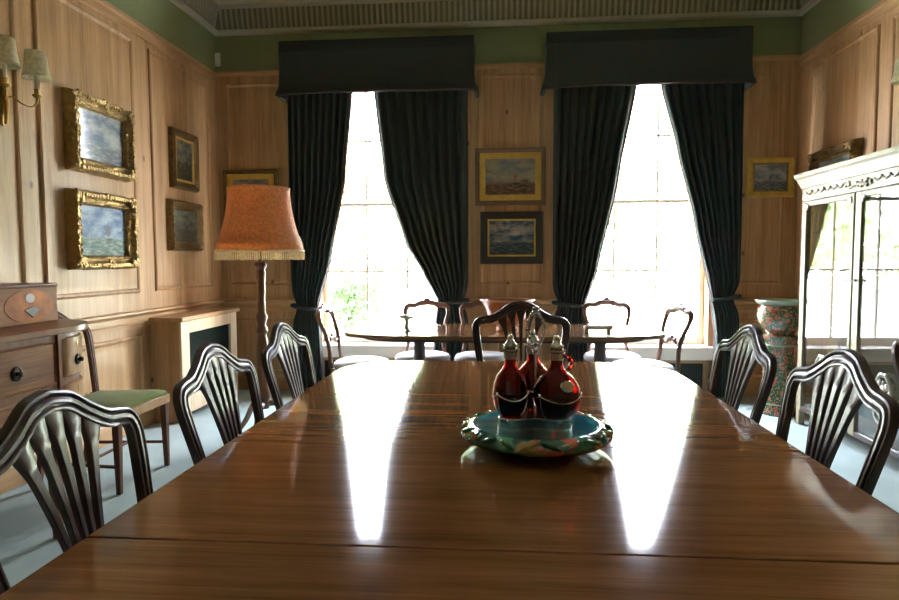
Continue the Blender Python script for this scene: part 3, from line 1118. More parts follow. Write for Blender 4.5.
dup(dc, (.125, 3.70, 0), PI, 'wide-backed mahogany chair at the far end of the long table, facing the viewer', scale=(1.02, 1.0, 1.02))

sc_ = make_chair('side_chair', 'mahogany side chair with olive green seat against the left wall beside the sideboard', 'chair', None, M['tan'], M['olive_seat'], .97, 1.0, True, M['lit_wood'])  # seat rail painted paler for the light it catches
sc_.location = (-2.30, 3.45, 0)
sc_.rotation_euler.z = -PI/2

# ================================================================== second table, its chairs and the things on it
T2Z = .73
def superell(cx, cy_, a, b, e, n=72):
    P = []
    for i in range(n):
        q = 2*PI*i/n
        c_, s_ = math.cos(q), math.sin(q)
        P.append((cx+a*math.copysign(abs(c_)**e, c_), cy_+b*math.copysign(abs(s_)**e, s_)))
    return P
t = thing('side_table', 'long oval-ended pedestal table standing in front of the two windows', 'table', (.005, 4.88, 0))
MB().prism(superell(0, 0, 1.21, .46, .55), T2Z-.028, T2Z).build('table_top', M['oak'], t, bevel=.008)
mb = MB()
mb.sweep(superell(0, 0, 1.05, .37, .55), [(-.01, T2Z-.055), (.01, T2Z-.055), (.01, T2Z-.0285), (-.01, T2Z-.0285)], closed=True)
mb.build('apron', M['mahog'], t)
for x in (-.645, .755):
    p = MB()
    p.lathe([(.09, T2Z-.03), (.09, T2Z-.06), (.05, T2Z-.075), (.044, .62), (.047, .45), (.05, .30), (.065, .27), (.065, .22), (.05, .2), (.05, .14)], 20, (x, 0, 0))
    po = p.build('pedestal', M['mahog'], t)
    for q in range(4):
        a = q*PI/2+.35
        ca, sa = math.cos(a), math.sin(a)
        pts = spline([(x+ca*.03, sa*.03, .20), (x+ca*.13, sa*.13, .20), (x+ca*.22, sa*.22, .11), (x+ca*.29, sa*.29, .025)], 6)
        MB().tube(pts, [.028-.010*i/len(pts) for i in range(len(pts))], 8).build('foot', M['mahog'], po)

def make_balloon(label):
    t = thing('balloon_back_chair', label, 'chair', (0, 0, 0), 0, 'pale-seated open-backed chairs around the far table')
    half = spline([(.175, .44, -.20), (.158, .52, -.21), (.150, .60, -.22), (.168, .70, -.24), (.190, .79, -.272), (.188, .845, -.29), (.155, .872, -.296), (.105, .872, -.298), (.06, .890, -.300), (0, .897, -.302)], 6)
    P = [(u, y, z) for u, z, y in half]
    P = P + [(-a, b, c_) for a, b, c_ in reversed(P[:-1])]
    R = [.0165+.010*max(0, (p[2]-.8)/.1) for p in P]
    mb = MB().tube(P, R, 10)
    mb.build('back_frame', M['rose'], t)
    mb = MB()
    mb.blob((0, -.304, .917), .024, 10, 6, 1.3, .6, .9)
    for s in (-1, 1):
        mb.blob((s*.032, -.304, .905), .016, 8, 5, 1.2, .6, .8)
        mb.blob((s*.06, -.304, .897), .012, 8, 5, 1.4, .6, .8)
    mb.build('crest_carving', M['rose'], t)
    pts = spline([(-.158, -.228, .64), (-.09, -.235, .625), (-.05, -.235, .655), (0, -.236, .665), (.05, -.235, .655), (.09, -.235, .625), (.158, -.228, .64)], 6)
    mb = MB().tube(pts, .011, 8)
    mb.blob((0, -.238, .672), .024, 8, 6, 1.2, .6, 1)
    for s in (-1, 1):
        mb.blob((s*.03, -.238, .652), .016, 8, 5, 1, .6, 1)
        mb.blob((s*.055, -.238, .668), .013, 8, 5, 1, .6, 1)
    mb.build('cross_rail', M['rose'], t)
    MB().prism(superell(0, 0, .235, .22, .8, 40), .385, .43).build('seat_rail', M['rose'], t, bevel=.006)
    mb = MB()
    V, F = [], []
    rows = [(.226, .212, .43), (.232, .218, .45), (.222, .208, .472), (.18, .17, .486), (.10, .095, .492), (.03, .03, .493)]
    for a, b, z in rows:
        V += [(x, y, z) for x, y in superell(0, 0, a, b, .8, 40)]
    for k in range(len(rows)-1):
        F += [(k*40+i, k*40+(i+1) % 40, (k+1)*40+(i+1) % 40, (k+1)*40+i) for i in range(40)]
    F.append(tuple((len(rows)-1)*40+i for i in range(40)))
    F.append(tuple(range(39, -1, -1)))
    MB().add(V, F).build('seat', M['white_seat'], t, smooth=60)
    for s in (-1, 1):
        pts = spline([(s*.165, .165, .40), (s*.180, .185, .33), (s*.172, .18, .20), (s*.160, .165, .08), (s*.168, .18, 0.012)], 5)
        MB().tube(pts, [.026-.014*min(1, i/12) for i in range(len(pts))], 10).build('leg', M['rose'], t)
        pts = spline([(s*.172, -.185, .44), (s*.165, -.19, .30), (s*.160, -.21, .15), (s*.160, -.27, 0.012)], 5)
        MB().tube(pts, [.018-.004*i/len(pts) for i in range(len(pts))], 8).build('leg', M['rose'], t)
    return t
bc = make_balloon('white-seated open-backed chair at the left end of the far table')
bc.location = (-1.11, 4.90, 0)
bc.rotation_euler.z = -PI/2
dup(bc, (1.075, 4.87, 0), PI/2+.2, 'open-backed chair with white seat at the right end of the far table')
dup(bc, (.93, 5.34, 0), PI, 'open-backed chair with carved crest behind the far table, in front of the right window')
dup(bc, (-.66, 5.25, 0), PI, 'open-backed chair behind the far table and the footed dish, in front of the left window')
dup(bc, (-.16, 5.25, 0), PI, 'open-backed chair behind the big copper bowl, between the two windows')

t = thing('bowl', 'big flared copper-brown bowl on the far table, behind the wide-backed chair', 'bowl', (.05, 4.92, T2Z))
MB().lathe([(.085, 0), (.09, .012), (.075, .022), (.085, .03), (.12, .06), (.155, .11), (.175, .17), (.205, .222), (.212, .228), (.203, .230), (.168, .172), (.145, .11), (.11, .065), (.03, .045), (.003, .044)], 48, caps=True).build('body', M['terracotta'], t, smooth=50)
MB().lathe([(.203, .222), (.214, .224), (.218, .230), (.214, .236), (.204, .235)], 48, caps=False).build('rim', M['rimglaze'], t, smooth=60)
mb = MB()
for a in (-PI/2, PI/2):
    mb.blob((.168*math.cos(a), .168*math.sin(a), .10), .016, 8, 6)
mb.build('boss', M['brass'], t)

t = thing('compote', 'small footed glass dish on the left of the far table, against the left window', 'dish', (-.72, 4.75, T2Z))
MB().lathe([(.045, 0), (.045, .006), (.02, .014), (.012, .03), (.012, .07), (.018, .085)], 24).build('stem', M['tazza'], t)
MB().lathe([(.018, .085), (.05, .098), (.088, .118), (.092, .122), (.086, .121), (.05, .104), (.004, .094)], 32).build('dish', M['tazza'], t, smooth=60)

t = thing('inkstand', 'low silver stand with three glass pots on the right of the far table', 'inkstand', (.72, 4.74, T2Z))
mb = MB().prism(superell(0, 0, .105, .055, .5, 40), .026, .034)
mb.sweep(superell(0, 0, .105, .055, .5, 40), [(-.003, .034), (.003, .034), (.003, .052), (-.003, .052)], closed=True)
mb.build('tray', M['silver'], t)
for sx_ in (-1, 1):
    for sy_ in (-1, 1):
        MB().lathe([(.008, 0), (.012, .008), (.006, .016), (.012, .0265)], 10, (sx_*.08, sy_*.035, 0)).build('foot', M['silver'], t)
for x in (-.06, 0, .06):
    j = MB().lathe([(.02, .034), (.022, .05), (.02, .062), (.014, .066)], 16, (x, 0, 0)).build('pot', M['crystal'], t)
    MB().lathe([(.015, .066), (.014, .072), (.005, .078), (.002, .086)], 14, (x, 0, 0)).build('lid', M['silver'], j)

# ================================================================== tray with decanters on the main table
tx, ty = .10, 1.78
t = thing('lazy_susan', 'round majolica turntable with turquoise top and leafy rim on the long table', 'turntable', (tx, ty, TH))
MB().lathe([(.11, 0), (.115, .004), (.115, .016), (.10, .018)], 48).build('base', M['mahog'], t)
MB().lathe([(.10, .0165), (.165, .017), (.178, .020), (.198, .027), (.211, .036), (.214, .042), (.210, .050), (.196, .060), (.182, .068), (.176, .069), (.171, .066), (.05, .060)], 64).build('rim', M['majolica'], t, smooth=60)
MB().lathe([(.1705, .062), (.1705, .0672), (.16, .0655), (.02, .065), (.001, .065)], 64).build('plate', M['teal'], t, smooth=60)
for i in range(22):
    a = 2*PI*i/22
    mb = MB()
    c0 = Vector((.204*math.cos(a), .204*math.sin(a), .056))
    d1 = Vector((-math.sin(a), math.cos(a), 0))
    d2 = Vector((.75*math.cos(a), .75*math.sin(a), -.66))
    d3 = d1.cross(d2)
    if d3.z < 0: d3 = -d3
    sk = .5 if i % 2 else -.5
    mb.blob((0, 0, 0), 1, 10, 6)
    mb.V = [tuple(c0+(d1*math.cos(sk)+d2*math.sin(sk))*(v[0]*.026)+(d2*math.cos(sk)-d1*math.sin(sk))*(v[1]*.008*(1.2-abs(v[0])))+d3*(v[2]*.008)) for v in mb.V]
    mb.build('leaf', M[('leaf_g', 'leaf_y', 'leaf_g', 'leaf_r', 'leaf_g')[i % 5]], t, smooth=60)
ZT = TH+.0656

SX_, SY_ = tx-.003, ty+.045
D = [(-.070, -.015), (.061, -.030), (.000, .088)]      # decanter spots round the stand
t = thing('decanter_stand', 'silver stand with a tall loop handle holding the three red decanters', 'decanter stand', (SX_, SY_, ZT))
MB().prism([((.088+.028*math.cos(3*(a-PI/2)))*math.cos(a), (.088+.028*math.cos(3*(a-PI/2)))*math.sin(a)+.018) for a in [2*PI*i/60 for i in range(60)]], .010, .014).build('base_plate', M['silver'], t, bevel=.001)
for i in range(6):
    a = 2*PI*(i//2)/3+PI/2+(.22 if i % 2 else -.22)
    MB().lathe([(.006, 0), (.010, .004), (.005, .008), (.007, .0101)], 12, (.098*math.cos(a), .098*math.sin(a)+.018, 0)).build('foot', M['silver'], t)
mb = MB()
mb.tube([(.004, .022, .014), (.004, .022, .20)], .0045, 10)
mb.blob((.004, .022, .20), .009, 10, 6)
mb.build('rod', M['silver'], t)
mb = MB()
loop = spline([(.004, .022, .200), (-.012, .022, .228), (-.0205, .022, .262), (-.014, .022, .296), (.004, .022, .316), (.022, .022, .296), (.0285, .022, .262), (.020, .022, .228)], 6, closed=True)
mb.tube(loop, .0042, 8, closed=True)
for q in range(0, len(loop), 4):
    mb.blob(loop[q], .0062, 6, 5)
mb.blob((.004, .022, .322), .010, 10, 6, 1.2, .7, .8)
mb.build('loop_handle', M['silver'], t, smooth=60)

BODY = [(.030, 0), (.040, .002), (.053, .016), (.062, .040), (.0655, .064), (.061, .092), (.047, .116), (.030, .131), (.020, .142), (.0165, .156), (.016, .180), (.0185, .184)]
def decanter(x, y, label, sx, sy, rot, handle, medal):
    t = thing('decanter', label, 'decanter', (SX_+x, SY_+y, ZT+.0145), rot, 'red glass decanters in the stand')
    inner = [(max(.002, r-.004), z+(.005 if i == 0 else 0)) for i, (r, z) in enumerate(BODY)]
    prof = BODY + [(r, z) for r, z in reversed(inner)]
    V = MB()
    pts = [(r*(sx if .142 > z > .0 else 1), z) for r, z in prof]
    b = MB().lathe(prof, 40, sx=1, sy=1)
    for i, (vx, vy, vz) in enumerate(b.V):
        f = 1.0 if vz < .10 else max(0., 1-(vz-.10)/.042)
        b.V[i] = (vx*(1+(sx-1)*f), vy*(1+(sy-1)*f), vz)
    bo = b.build('bottle', M['ruby'], t, smooth=60)
    lq = MB().lathe([(.020, .0065), (.036, .0072), (.0475, .018), (.0565, .040), (.060, .064), (.0585, .076), (.001, .0765)], 32)
    lq.V = [(vx*sx, vy*sy, vz) for vx, vy, vz in lq.V]
    lq.build('wine', M['wine'], t, smooth=60)
    MB().lathe([(.0195, .166), (.0200, .186), (.0245, .190), (.0245, .195), (.016, .1965)], 24).build('collar', M['silver'], t, smooth=40)
    s = MB().lathe([(.016, .1966), (.019, .200), (.019, .206), (.014, .212), (.0105, .216), (.009, .222), (.0085, .2235)], 24)
    s.blob((0, 0, .2285), .0085, 12, 8)
    s.build('stopper', M['silver'], t, smooth=60)
    # silver swags round the belly
    mb = MB()
    n = 72
    ring = []
    for i in range(n):
        a = 2*PI*i/n
        z = .060-.016*abs(math.sin(1.5*a+.4))+.008
        rr = .0662
        ring.append((rr*sx*math.cos(a), rr*sy*math.sin(a), z))
    mb.tube(ring, .0019, 6, closed=True)
    for k in range(3):
        a = (PI*k-.4)/1.5
        ca, sa = math.cos(a), math.sin(a)
        mb.blob((.067*sx*ca, .067*sy*sa, .070), .0055, 8, 6)
        mb.tube([(r_*1.012*sx*ca, r_*1.012*sy*sa, z_) for r_, z_ in BODY[1:5]], .0018, 6)
    mb.build('swag_mount', M['silver'], t)
    if handle:
        pts = spline([(.016, 0, .176), (.034, 0, .176), (.0425, 0, .160), (.036, 0, .143), (.027, 0, .136)], 6)
        MB().tube(pts, .0048, 8).build('handle', M['ruby'], t)
    if medal:
        a = medal
        ca, sa = math.cos(a), math.sin(a)
        m_ = MB()
        tan = Vector((-sa, ca, 0))
        nrm = Vector((ca*.9, sa*.9, .42)).normalized()
        up = nrm.cross(tan)
        c0 = Vector((.0595*sx*ca, .0595*sy*sa, .099))+nrm*.002
        n = 24
        V = [c0+tan*.0225*math.cos(2*PI*i/n)+up*.0165*math.sin(2*PI*i/n) for i in range(n)]
        V += [c0+nrm*.004+tan*.0195*math.cos(2*PI*i/n)+up*.014*math.sin(2*PI*i/n) for i in range(n)]
        m_.add(V, [tuple(range(n)), tuple(range(n, 2*n))]+[(i, (i+1) % n, n+(i+1) % n, n+i) for i in range(n)])
        m_.build('medallion', M['silver'], t)
decanter(*D[0], 'left red glass decanter with silver stopper, in the silver stand', .78, .80, 0.0, False, None)
decanter(*D[1], 'right-hand red glass decanter bearing an oval silver tag, front of the stand', 1.04, .95, 0.0, True, -1.15)
decanter(*D[2], 'red glass decanter at the back of the stand, half hidden behind the other two', .85, .80, 0.3, False, None)

# ================================================================== floor lamp
t = thing('floor_lamp', 'standard lamp with fringed orange bell shade and turned wooden pole by the left curtain', 'lamp', (-1.725, 4.40, 0))
MB().lathe([(0.0384, 0.2), (0.0448, 0.22), (0.0358, 0.25), (0.0486, 0.28), (0.0486, 0.32), (0.0333, 0.36), (0.041, 0.48), (0.0461, 0.6), (0.0384, 0.7), (0.0282, 0.74), (0.0435, 0.76), (0.0384, 0.79), (0.0256, 0.81), (0.0384, 0.85), (0.0435, 0.87), (0.0282, 0.9), (0.0269, 1.0), (0.0307, 1.12), (0.0358, 1.19), (0.0282, 1.21), (0.0461, 1.235), (0.0384, 1.26), (0.012, 1.27), (0.01, 1.5)], 24).build('pole', M['rose'], t, smooth=50)
for q in range(3):
    a = q*2*PI/3+.6
    ca, sa = math.cos(a), math.sin(a)
    pts = spline([(ca*.02, sa*.02, .23), (ca*.10, sa*.10, .22), (ca*.18, sa*.18, .10), (ca*.25, sa*.25, .02)], 6)
    f = MB().tube(pts, [.024-.006*i/len(pts) for i in range(len(pts))], 10).build('foot', M['rose'], t)
    s = MB()
    sp = spline([(ca*.06, sa*.06, .255), (ca*.10, sa*.10, .275), (ca*.125, sa*.125, .25), (ca*.105, sa*.105, .235), (ca*.095, sa*.095, .25)], 5)
    s.tube(sp, .006, 6)
    s.build('scroll', M['brass'], f)
MB().lathe([(.026, 1.455), (.030, 1.47), (.030, 1.52), (.012, 1.53)], 16).build('socket', M['brass'], t)
prof = []
for i in range(15):
    f = i/14
    r = .215+.078*f**2.0
    prof.append((r, 1.785-.395*f))
mb = MB().lathe(prof, 64, caps=False)
for (x, y, z) in []:
    pass
sh = mb.build('lamp_shade', M['shade'], t, smooth=60, solid=.003)
mb = MB()
for i in range(8):
    a = 2*PI*i/8+.25
    mb.tube([(r*1.004*math.cos(a), r*1.004*math.sin(a), z) for r, z in prof], .0026, 5)
ring = [(prof[0][0]*math.cos(2*PI*i/64), prof[0][0]*math.sin(2*PI*i/64), prof[0][1]) for i in range(64)]
mb.tube(ring, .006, 6, closed=True)
mb.build('shade_seams', M['shade'], sh)
MB().lathe([(.2795, 1.446), (.288, 1.425), (.298, 1.390), (.305, 1.345), (.303, 1.343), (.296, 1.39), (.2775, 1.445)], 64, caps=False).build('shade_skirt', M['shade'], sh, smooth=60)
mb = MB()
ring = [(.305*math.cos(2*PI*i/64), .305*math.sin(2*PI*i/64), 1.343) for i in range(64)]
mb.tube(ring, .008, 6, closed=True)
for i in range(130):
    a = 2*PI*i/130
    ca, sa = math.cos(a), math.sin(a)
    l = .058+.007*rnd.random()
    mb.tube([(.306*ca, .306*sa, 1.342), (.308*ca, .308*sa, 1.342-l*.5), (.307*ca, .307*sa, 1.342-l)], [.0028, .0052, .0042], 5)
mb.build('fringe', M['fringe'], t)
mb = MB()
for q in range(3):
    a = q*2*PI/3
    mb.tube([(0.01*math.cos(a), .01*math.sin(a), 1.50), (.214*math.cos(a), .214*math.sin(a), 1.783)], .003, 5)
mb.build('shade_carrier', M['brass'], t)

# ================================================================== radiator cover on the left wall
t = thing('radiator_cover', 'pine radiator cover with dark mesh front in the far left corner', 'radiator cover', (XL+.002, 5.22, 0))
cx0, cx1, cy0, cy1 = .0, .265, -.54, .49
mb = MB()
MB().box(cx0, cx1-.022, cy0, cy0+.022, .0, .80).build('side_panel', M['pine'], t, bevel=.003)
MB().box(cx0, cx1-.022, cy1-.022, cy1, .0, .80).build('side_panel', M['pine'], t, bevel=.003)
ff = MB()
ff.box(cx1-.022, cx1, cy0, cy0+.13, 0, .80).box(cx1-.022, cx1, cy1-.13, cy1, 0, .80)
ff.box(cx1-.022, cx1, cy0+.13, cy1-.13, .70, .80).box(cx1-.022, cx1, cy0+.13, cy1-.13, .06, .20)
ff.build('front_frame', M['pine_lit'], t, bevel=.003)  # same pine as the sides, paled to paint in the light on the front
MB().box(.046, cx1+.025, cy0-.025, cy1+.025, .80, .835).build('top', M['pine_h'], t, bevel=.006)
MB().box(.0, .05, cy0, cy1, .80, .832).build('back_strip', M['pine_h'], t)
mb = MB()
n = 42
for i in range(n):
    y = cy0+.13+(i+.5)*(cy1-cy0-.26)/n
    mb.box(cx1-.030, cx1-.024, y-.0035, y+.0035, .20, .70)
for k in range(28):
    z = .20+(k+.5)*.5/28
    mb.box(cx1-.032, cx1-.026, cy0+.13, cy1-.13, z-.0025, z+.0025)
mb.box(cx1-.055, cx1-.05, cy0+.1, cy1-.1, .15, .75)
mb.build('mesh', M['grille'], t)

# ================================================================== sideboard on the left with knife box
SX, SY, SZ = XL+.055, 2.28, .98           # back line, centre along wall, top
def side_outline(depth, half, inset=0.0):
    """straight front with quarter-round ends; local x = out from the wall, y = along it"""
    P = [(0, half-inset)]
    r = .36
    for i in range(15):
        a = PI/2*(1-i/14)
        e = .8
        P.append((depth-inset-.52+(.52)*abs(math.cos(a))**e, half-inset-r+r*abs(math.sin(a))**e))
    P += [(x, -y) for x, y in reversed(P)]
    return P
t = thing('sideboard', 'bow-ended mahogany sideboard with dark round handles at the left edge', 'sideboard', (SX, SY, 0))
dp, hf = .74, .775
MB().prism(side_outline(dp, hf), SZ-.032, SZ).build('top', M['side'], t, bevel=.006)
MB().prism(side_outline(dp, hf, .03), .46, SZ-.0325).build('carcase', M['side_dark'], t, smooth=30)
xf = dp-.03
def knob(parent, pos, nrm, r=.026):
    n = Vector(nrm).normalized()
    q = n.to_track_quat('Z', 'Y').to_matrix()
    mb = MB().lathe([(r, 0), (r*.98, .005), (r*.75, .009), (r*.7, .006), (r*.35, .007), (r*.32, .016), (r*.45, .022), (r*.3, .028), (.001, .03)], 20)
    mb.V = [tuple(q @ Vector(v)+Vector(pos)) for v in mb.V]
    return mb.build('knob', M['dark_metal'], parent, smooth=50)
FRM = lambda u, v, d: (xf+d, u, v)
for u0, u1, z0, z1, kn in ((-.345, .345, .725, .92, (-.115, .115)), (-.345, .345, .50, .69, (-.115, .115))):
    d = MB().rect(u0, u1, z0, z1, [(0, 0), (0, .008), (.006, .012), (.012, .006), (.02, .006)], FRM).build('drawer', M['side'], t, smooth=20)
    for k in kn:
        knob(d, (xf+.006, k, (z0+z1)/2-.01), (1, 0, 0), .032)
# curved corner drawers, brighter wood: the window light on them is painted in
co = [p for p in side_outline(dp, hf, .03)][1:16]          # from the wall end round to the straight front
def corner(sgn):
    for z0, z1 in ((.745, .925), (.50, .715)):
        V, F = [], []
        seg = co[3:15]
        out = []
        for i in range(len(seg)):
            a, b = seg[max(0, i-1)], seg[min(len(seg)-1, i+1)]
            l = math.hypot(b[0]-a[0], b[1]-a[1])
            nx, ny = -(b[1]-a[1])/l, (b[0]-a[0])/l
            out.append((abs(nx), abs(ny)))
        for (x, y), (nx, ny) in zip(seg, out):
            V += [(x+.002*nx, (y+.002*ny)*sgn, z0), (x+.010*nx, (y+.010*ny)*sgn, z0+.006), (x+.010*nx, (y+.010*ny)*sgn, z1-.006), (x+.002*nx, (y+.002*ny)*sgn, z1)]
        n = len(seg)
        for i in range(n-1):
            for k in range(3):
                F.append((i*4+k, i*4+k+1, (i+1)*4+k+1, (i+1)*4+k))
        d = MB().add(V, F).build('drawer', M['lit_wood'], t, smooth=40, solid=.006)
        q = 9
        (x, y), (nx, ny) = seg[q], out[q]
        knob(d, (x+.011*nx, (y+.011*ny)*sgn, (z0+z1)/2-.02), (nx, ny*sgn, 0), .026)
        mb = MB().lathe([(.007, 0), (.007, .002), (.001, .003)], 14)
        qm = Vector((nx, ny*sgn, 0)).to_track_quat('Z', 'Y').to_matrix()
        mb.V = [tuple(qm @ Vector((v[0], v[1]*2, v[2]))+Vector((x+.0135*nx, (y+.0135*ny)*sgn, z1-.035))) for v in mb.V]
        mb.build('keyhole_plate', M['brass'], d)
corner(1)
corner(-1)
for y in (-.388, .388):
    MB().box(xf-.02, xf+.010, y-.028, y+.028, .455, SZ-.034).build('pilaster', M['side_dark'], t, bevel=.003)
for x, y in ((.06, .70), (.06, -.70), (xf-.05, .388), (xf-.05, -.388)):
    MB().taper((x, y, 0), (.016, .016), (x, y, .47), (.028, .028)).build('leg', M['side_dark'], t, bevel=.003)

t = thing('knife_box', 'inlaid wooden box with tarnished lock plate standing on the sideboard', 'box', (XL+.25, 2.69, SZ), 0)
MB().box(0, .30, -.26, .26, 0, .172).build('case', M['boxwood'], t, bevel=.004)
MB().prism([(-.263, .1722), (.263, .1722), (.263, .188), (-.263, .188)], -.003, .306, lambda u, v, d: (d, u, v)).build('lid', M['side_dark'], t, bevel=.004)
n = 36
inl = [(.075+.155*math.cos(2*PI*i/n), .085+.076*math.sin(2*PI*i/n)) for i in range(n)]
MB().prism(inl, .299, .3025, lambda u, v, d: (d, u, v)).build('oval_inlay', simple('burr walnut inlay', (.46, .15, .025), .5, spec=.2, var=.4, vscale=18), t)
lk = [(.085, .080), (.112, .074), (.135, .066), (.110, .052), (.085, .030), (.060, .052), (.035, .066), (.058, .074)]
MB().prism(lk, .302, .307, lambda u, v, d: (d, u, v)).build('lock_plate', M['blackframe'], t, bevel=.001)
MB().lathe([(.004, 0), (.004, .001)], 12, (0, 0, 0)).V
sp = MB().prism([(.075+.030*math.cos(2*PI*i/20), .122+.022*math.sin(2*PI*i/20)) for i in range(20)], .302, .304, lambda u, v, d: (d, u, v))
sp.build('light_spot', simple('reflected light spot', (.62, .56, .44), .3, coat=.5), t)  # painted highlight: a light spot reflected on the box front

# ================================================================== glazed cabinet on the right wall
t = thing('display_cabinet', 'tall ivory painted display cabinet with two glass doors against the right wall', 'cabinet', (2.275, 4.255, 0))
ch, cdp = .75, .31           # half length along the wall, depth
mb = MB()
for s in (-1, 1):
    y0 = s*ch
    for x in (0.0, cdp-.045):
        MB().box(x, x+.045, min(y0, y0-s*.05), max(y0, y0-s*.05), 0, 1.70).build('post', M['cabpaint'], t, bevel=.006)
MB().box(0, .045, -.026, .026, .12, 1.70).build('mullion', M['cabpaint'], t, bevel=.006)
mb = MB()
mb.box(.0, cdp, -ch, ch, 1.70, 1.80)
mb.build('frieze', M['cabpaint'], t, bevel=.003)
cor = [(-.002, 1.80), (.008, 1.80), (.012, 1.82), (.026, 1.845), (.03, 1.865), (.044, 1.88), (.047, 1.905), (.0, 1.905)]
mb = MB()
V, F = [], []
for q, z in cor[:-1]:
    V += [(-q, -ch-q, z), (-q, ch+q, z), (cdp, ch+q, z), (cdp, -ch-q, z)]
for k in range(len(cor)-2):
    for i in range(4):
        j = (i+1) % 4
        F.append((k*4+i, k*4+j, (k+1)*4+j, (k+1)*4+i))
k = len(cor)-2
F += [(k*4, k*4+1, k*4+2, k*4+3), (3, 2, 1, 0)]
mb.add(V, F).build('cornice', M['cabpaint'], t, smooth=20)
mb = MB()
x = -.004
def swag(mb, ya, yb, z, drop):
    pts = []
    for i in range(9):
        f = i/8
        pts.append((x, ya+(yb-ya)*f, z-drop*math.sin(PI*f)))
    mb.tube(pts, [.003+.004*math.sin(PI*i/8) for i in range(9)], 6)
    mb.blob((x, ya, z+.004), .007, 6, 5)
ys = [-.68+i*.085 for i in range(6)]
for a in ys:
    swag(mb, a, a+.085, 1.765, .018)
    swag(mb, -a-.085, -a, 1.765, .018)
for i in range(30):
    mb.blob((x-.002, -.15+.3*rnd.random(), 1.75+.022*(rnd.random()-.5)*2), .007+.005*rnd.random(), 6, 5, .6, 1.2, 1)
mb.build('garland', M['cabgarland'], t)
for s in (-1, 1):
    ya, yb = (.028, ch-.052) if s > 0 else (-ch+.052, -.028)
    z0, z1 = .12, 1.695
    mb = MB()
    fr = .030
    mb.box(-.006, .022, ya, ya+fr, z0, z1).box(-.006, .022, yb-fr, yb, z0, z1)
    mb.box(-.006, .022, ya+fr, yb-fr, z1-.035, z1)
    d = mb.build('door', M['cabpaint'], t, bevel=.004)
    MB().box(-.004, .020, ya+fr+.001, yb-fr-.001, z0, z0+.035).build('bottom_rail', M['mahog'], d, bevel=.003)
    MB().box(.006, .010, ya+fr-.004, yb-fr+.004, z0+.036, z1-.031).build('pane', M['cabglass'], d)
    for yy in (ya+fr, yb-fr):
        mb = MB()
        sg = 1 if yy == ya+fr else -1
        mb.blob((-.008, yy+sg*.01, z1-.045), .022, 8, 6, .5, 1, 1.1)
        mb.blob((-.008, yy+sg*.03, z1-.035), .014, 8, 6, .5, 1, 1)
        mb.build('corner_carving', M['cabcarve'], d)
    yc = (ya+yb)/2
    mb = MB()
    for i in range(46):
        a = rnd.random()*2*PI
        r_ = math.sqrt(rnd.random())
        zz = .43+.135*r_*math.sin(a)
        wd = .075*(1-.35*max(0, (.43-zz)/.135))
        mb.blob((-.010, yc+wd*r_*math.cos(a), zz), .010+.008*rnd.random(), 7, 5, .5, 1, 1.1)
    for sg in (-1, 1):
        pts = spline([(-.012, yc+sg*.01, .275), (-.014, yc+sg*.07, .32), (-.014, yc+sg*.088, .42), (-.014, yc+sg*.07, .52), (-.014, yc+sg*.025, .58), (-.014, yc, .57)], 5)
        mb.tube(pts, .010, 7)
    mb.build('carved_apron', M['cabcarve'], d)
    if s > 0:
        mb = MB().tube([(-.010, .030, 1.13), (-.022, .030, 1.13)], .005, 8)
        mb.tube([(-.022, -.05, 1.13), (-.022, .07, 1.13)], .006, 8)
        mb.blob((-.022, .07, 1.13), .009, 8, 6)
        mb.blob((-.022, -.05, 1.13), .009, 8, 6)
        mb.build('latch', M['dark_metal'], d)
MB().box(cdp-.02, cdp-.001, -ch+.05, ch-.05, .12, 1.70).build('back_panel', M['cabin'], t)
MB().box(.046, cdp-.02, -ch+.01, ch-.01, .10, .15).build('floor_board', M['tan'], t)
for s in (-1, 1):
    MB().box(.046, cdp-.046, s*(ch-.025)-.002, s*(ch-.025)+.002, .19, 1.70).build('side_pane', M['cabglass'], t)
for z in (1.16, 1.46):
    MB().box(.05, cdp-.03, -ch+.055, ch-.055, z, z+.008).build('shelf', M['crystal'], t)
t = thing('jug', 'dark jug on the upper glass shelf inside the display cabinet', 'jug', (2.48, 3.87, 1.4685))
MB().lathe([(.035, 0), (.05, .02), (.058, .06), (.045, .10), (.028, .125), (.034, .14), (.030, .14), (.022, .125), (.01, .10)], 24).build('body', M['blackvase'], t, smooth=60)
MB().tube(spline([(0, -.045, .10), (0, -.075, .105), (0, -.085, .075), (0, -.055, .05)], 5), .006, 8).build('handle', M['blackvase'], t)

# ================================================================== patterned pot on its pedestal
px_, py_ = 2.275, 5.32
t = thing('garden_pedestal', 'tall cylindrical floral pottery pedestal beside the display cabinet', 'pedestal', (px_, py_, 0))
MB().lathe([(.14, 0), (.145, .02), (.138, .05), (.128, .08), (.122, .30), (.122, .55), (.135, .615), (.15, .63), (.15, .65), (.14, .655)], 48).build('column', M['canton'], t, smooth=50)
MB().lathe([(.1285, .085), (.1315, .09), (.1285, .097)], 48, caps=False).build('band', M['canton_rim'], t)
MB().lathe([(.1265, .565), (.1325, .572), (.130, .582)], 48, caps=False).build('band', M['canton_rim'], t)
t = thing('planter', 'round bellied floral pottery planter on top of the tall pedestal', 'planter', (px_, py_, .6555))
MB().lathe([(.10, 0), (.105, .012), (.13, .04), (.165, .10), (.178, .155), (.168, .21), (.152, .235), (.158, .245), (.17, .245), (.155, .24), (.14, .22), (.15, .155), (.10, .05), (.01, .045)], 48).build('body', M['canton'], t, smooth=50)
MB().lathe([(.156, .240), (.185, .262), (.192, .278), (.188, .283), (.178, .278), (.158, .255), (.150, .245)], 48, caps=False).build('rim', M['canton_rim'], t, smooth=60)

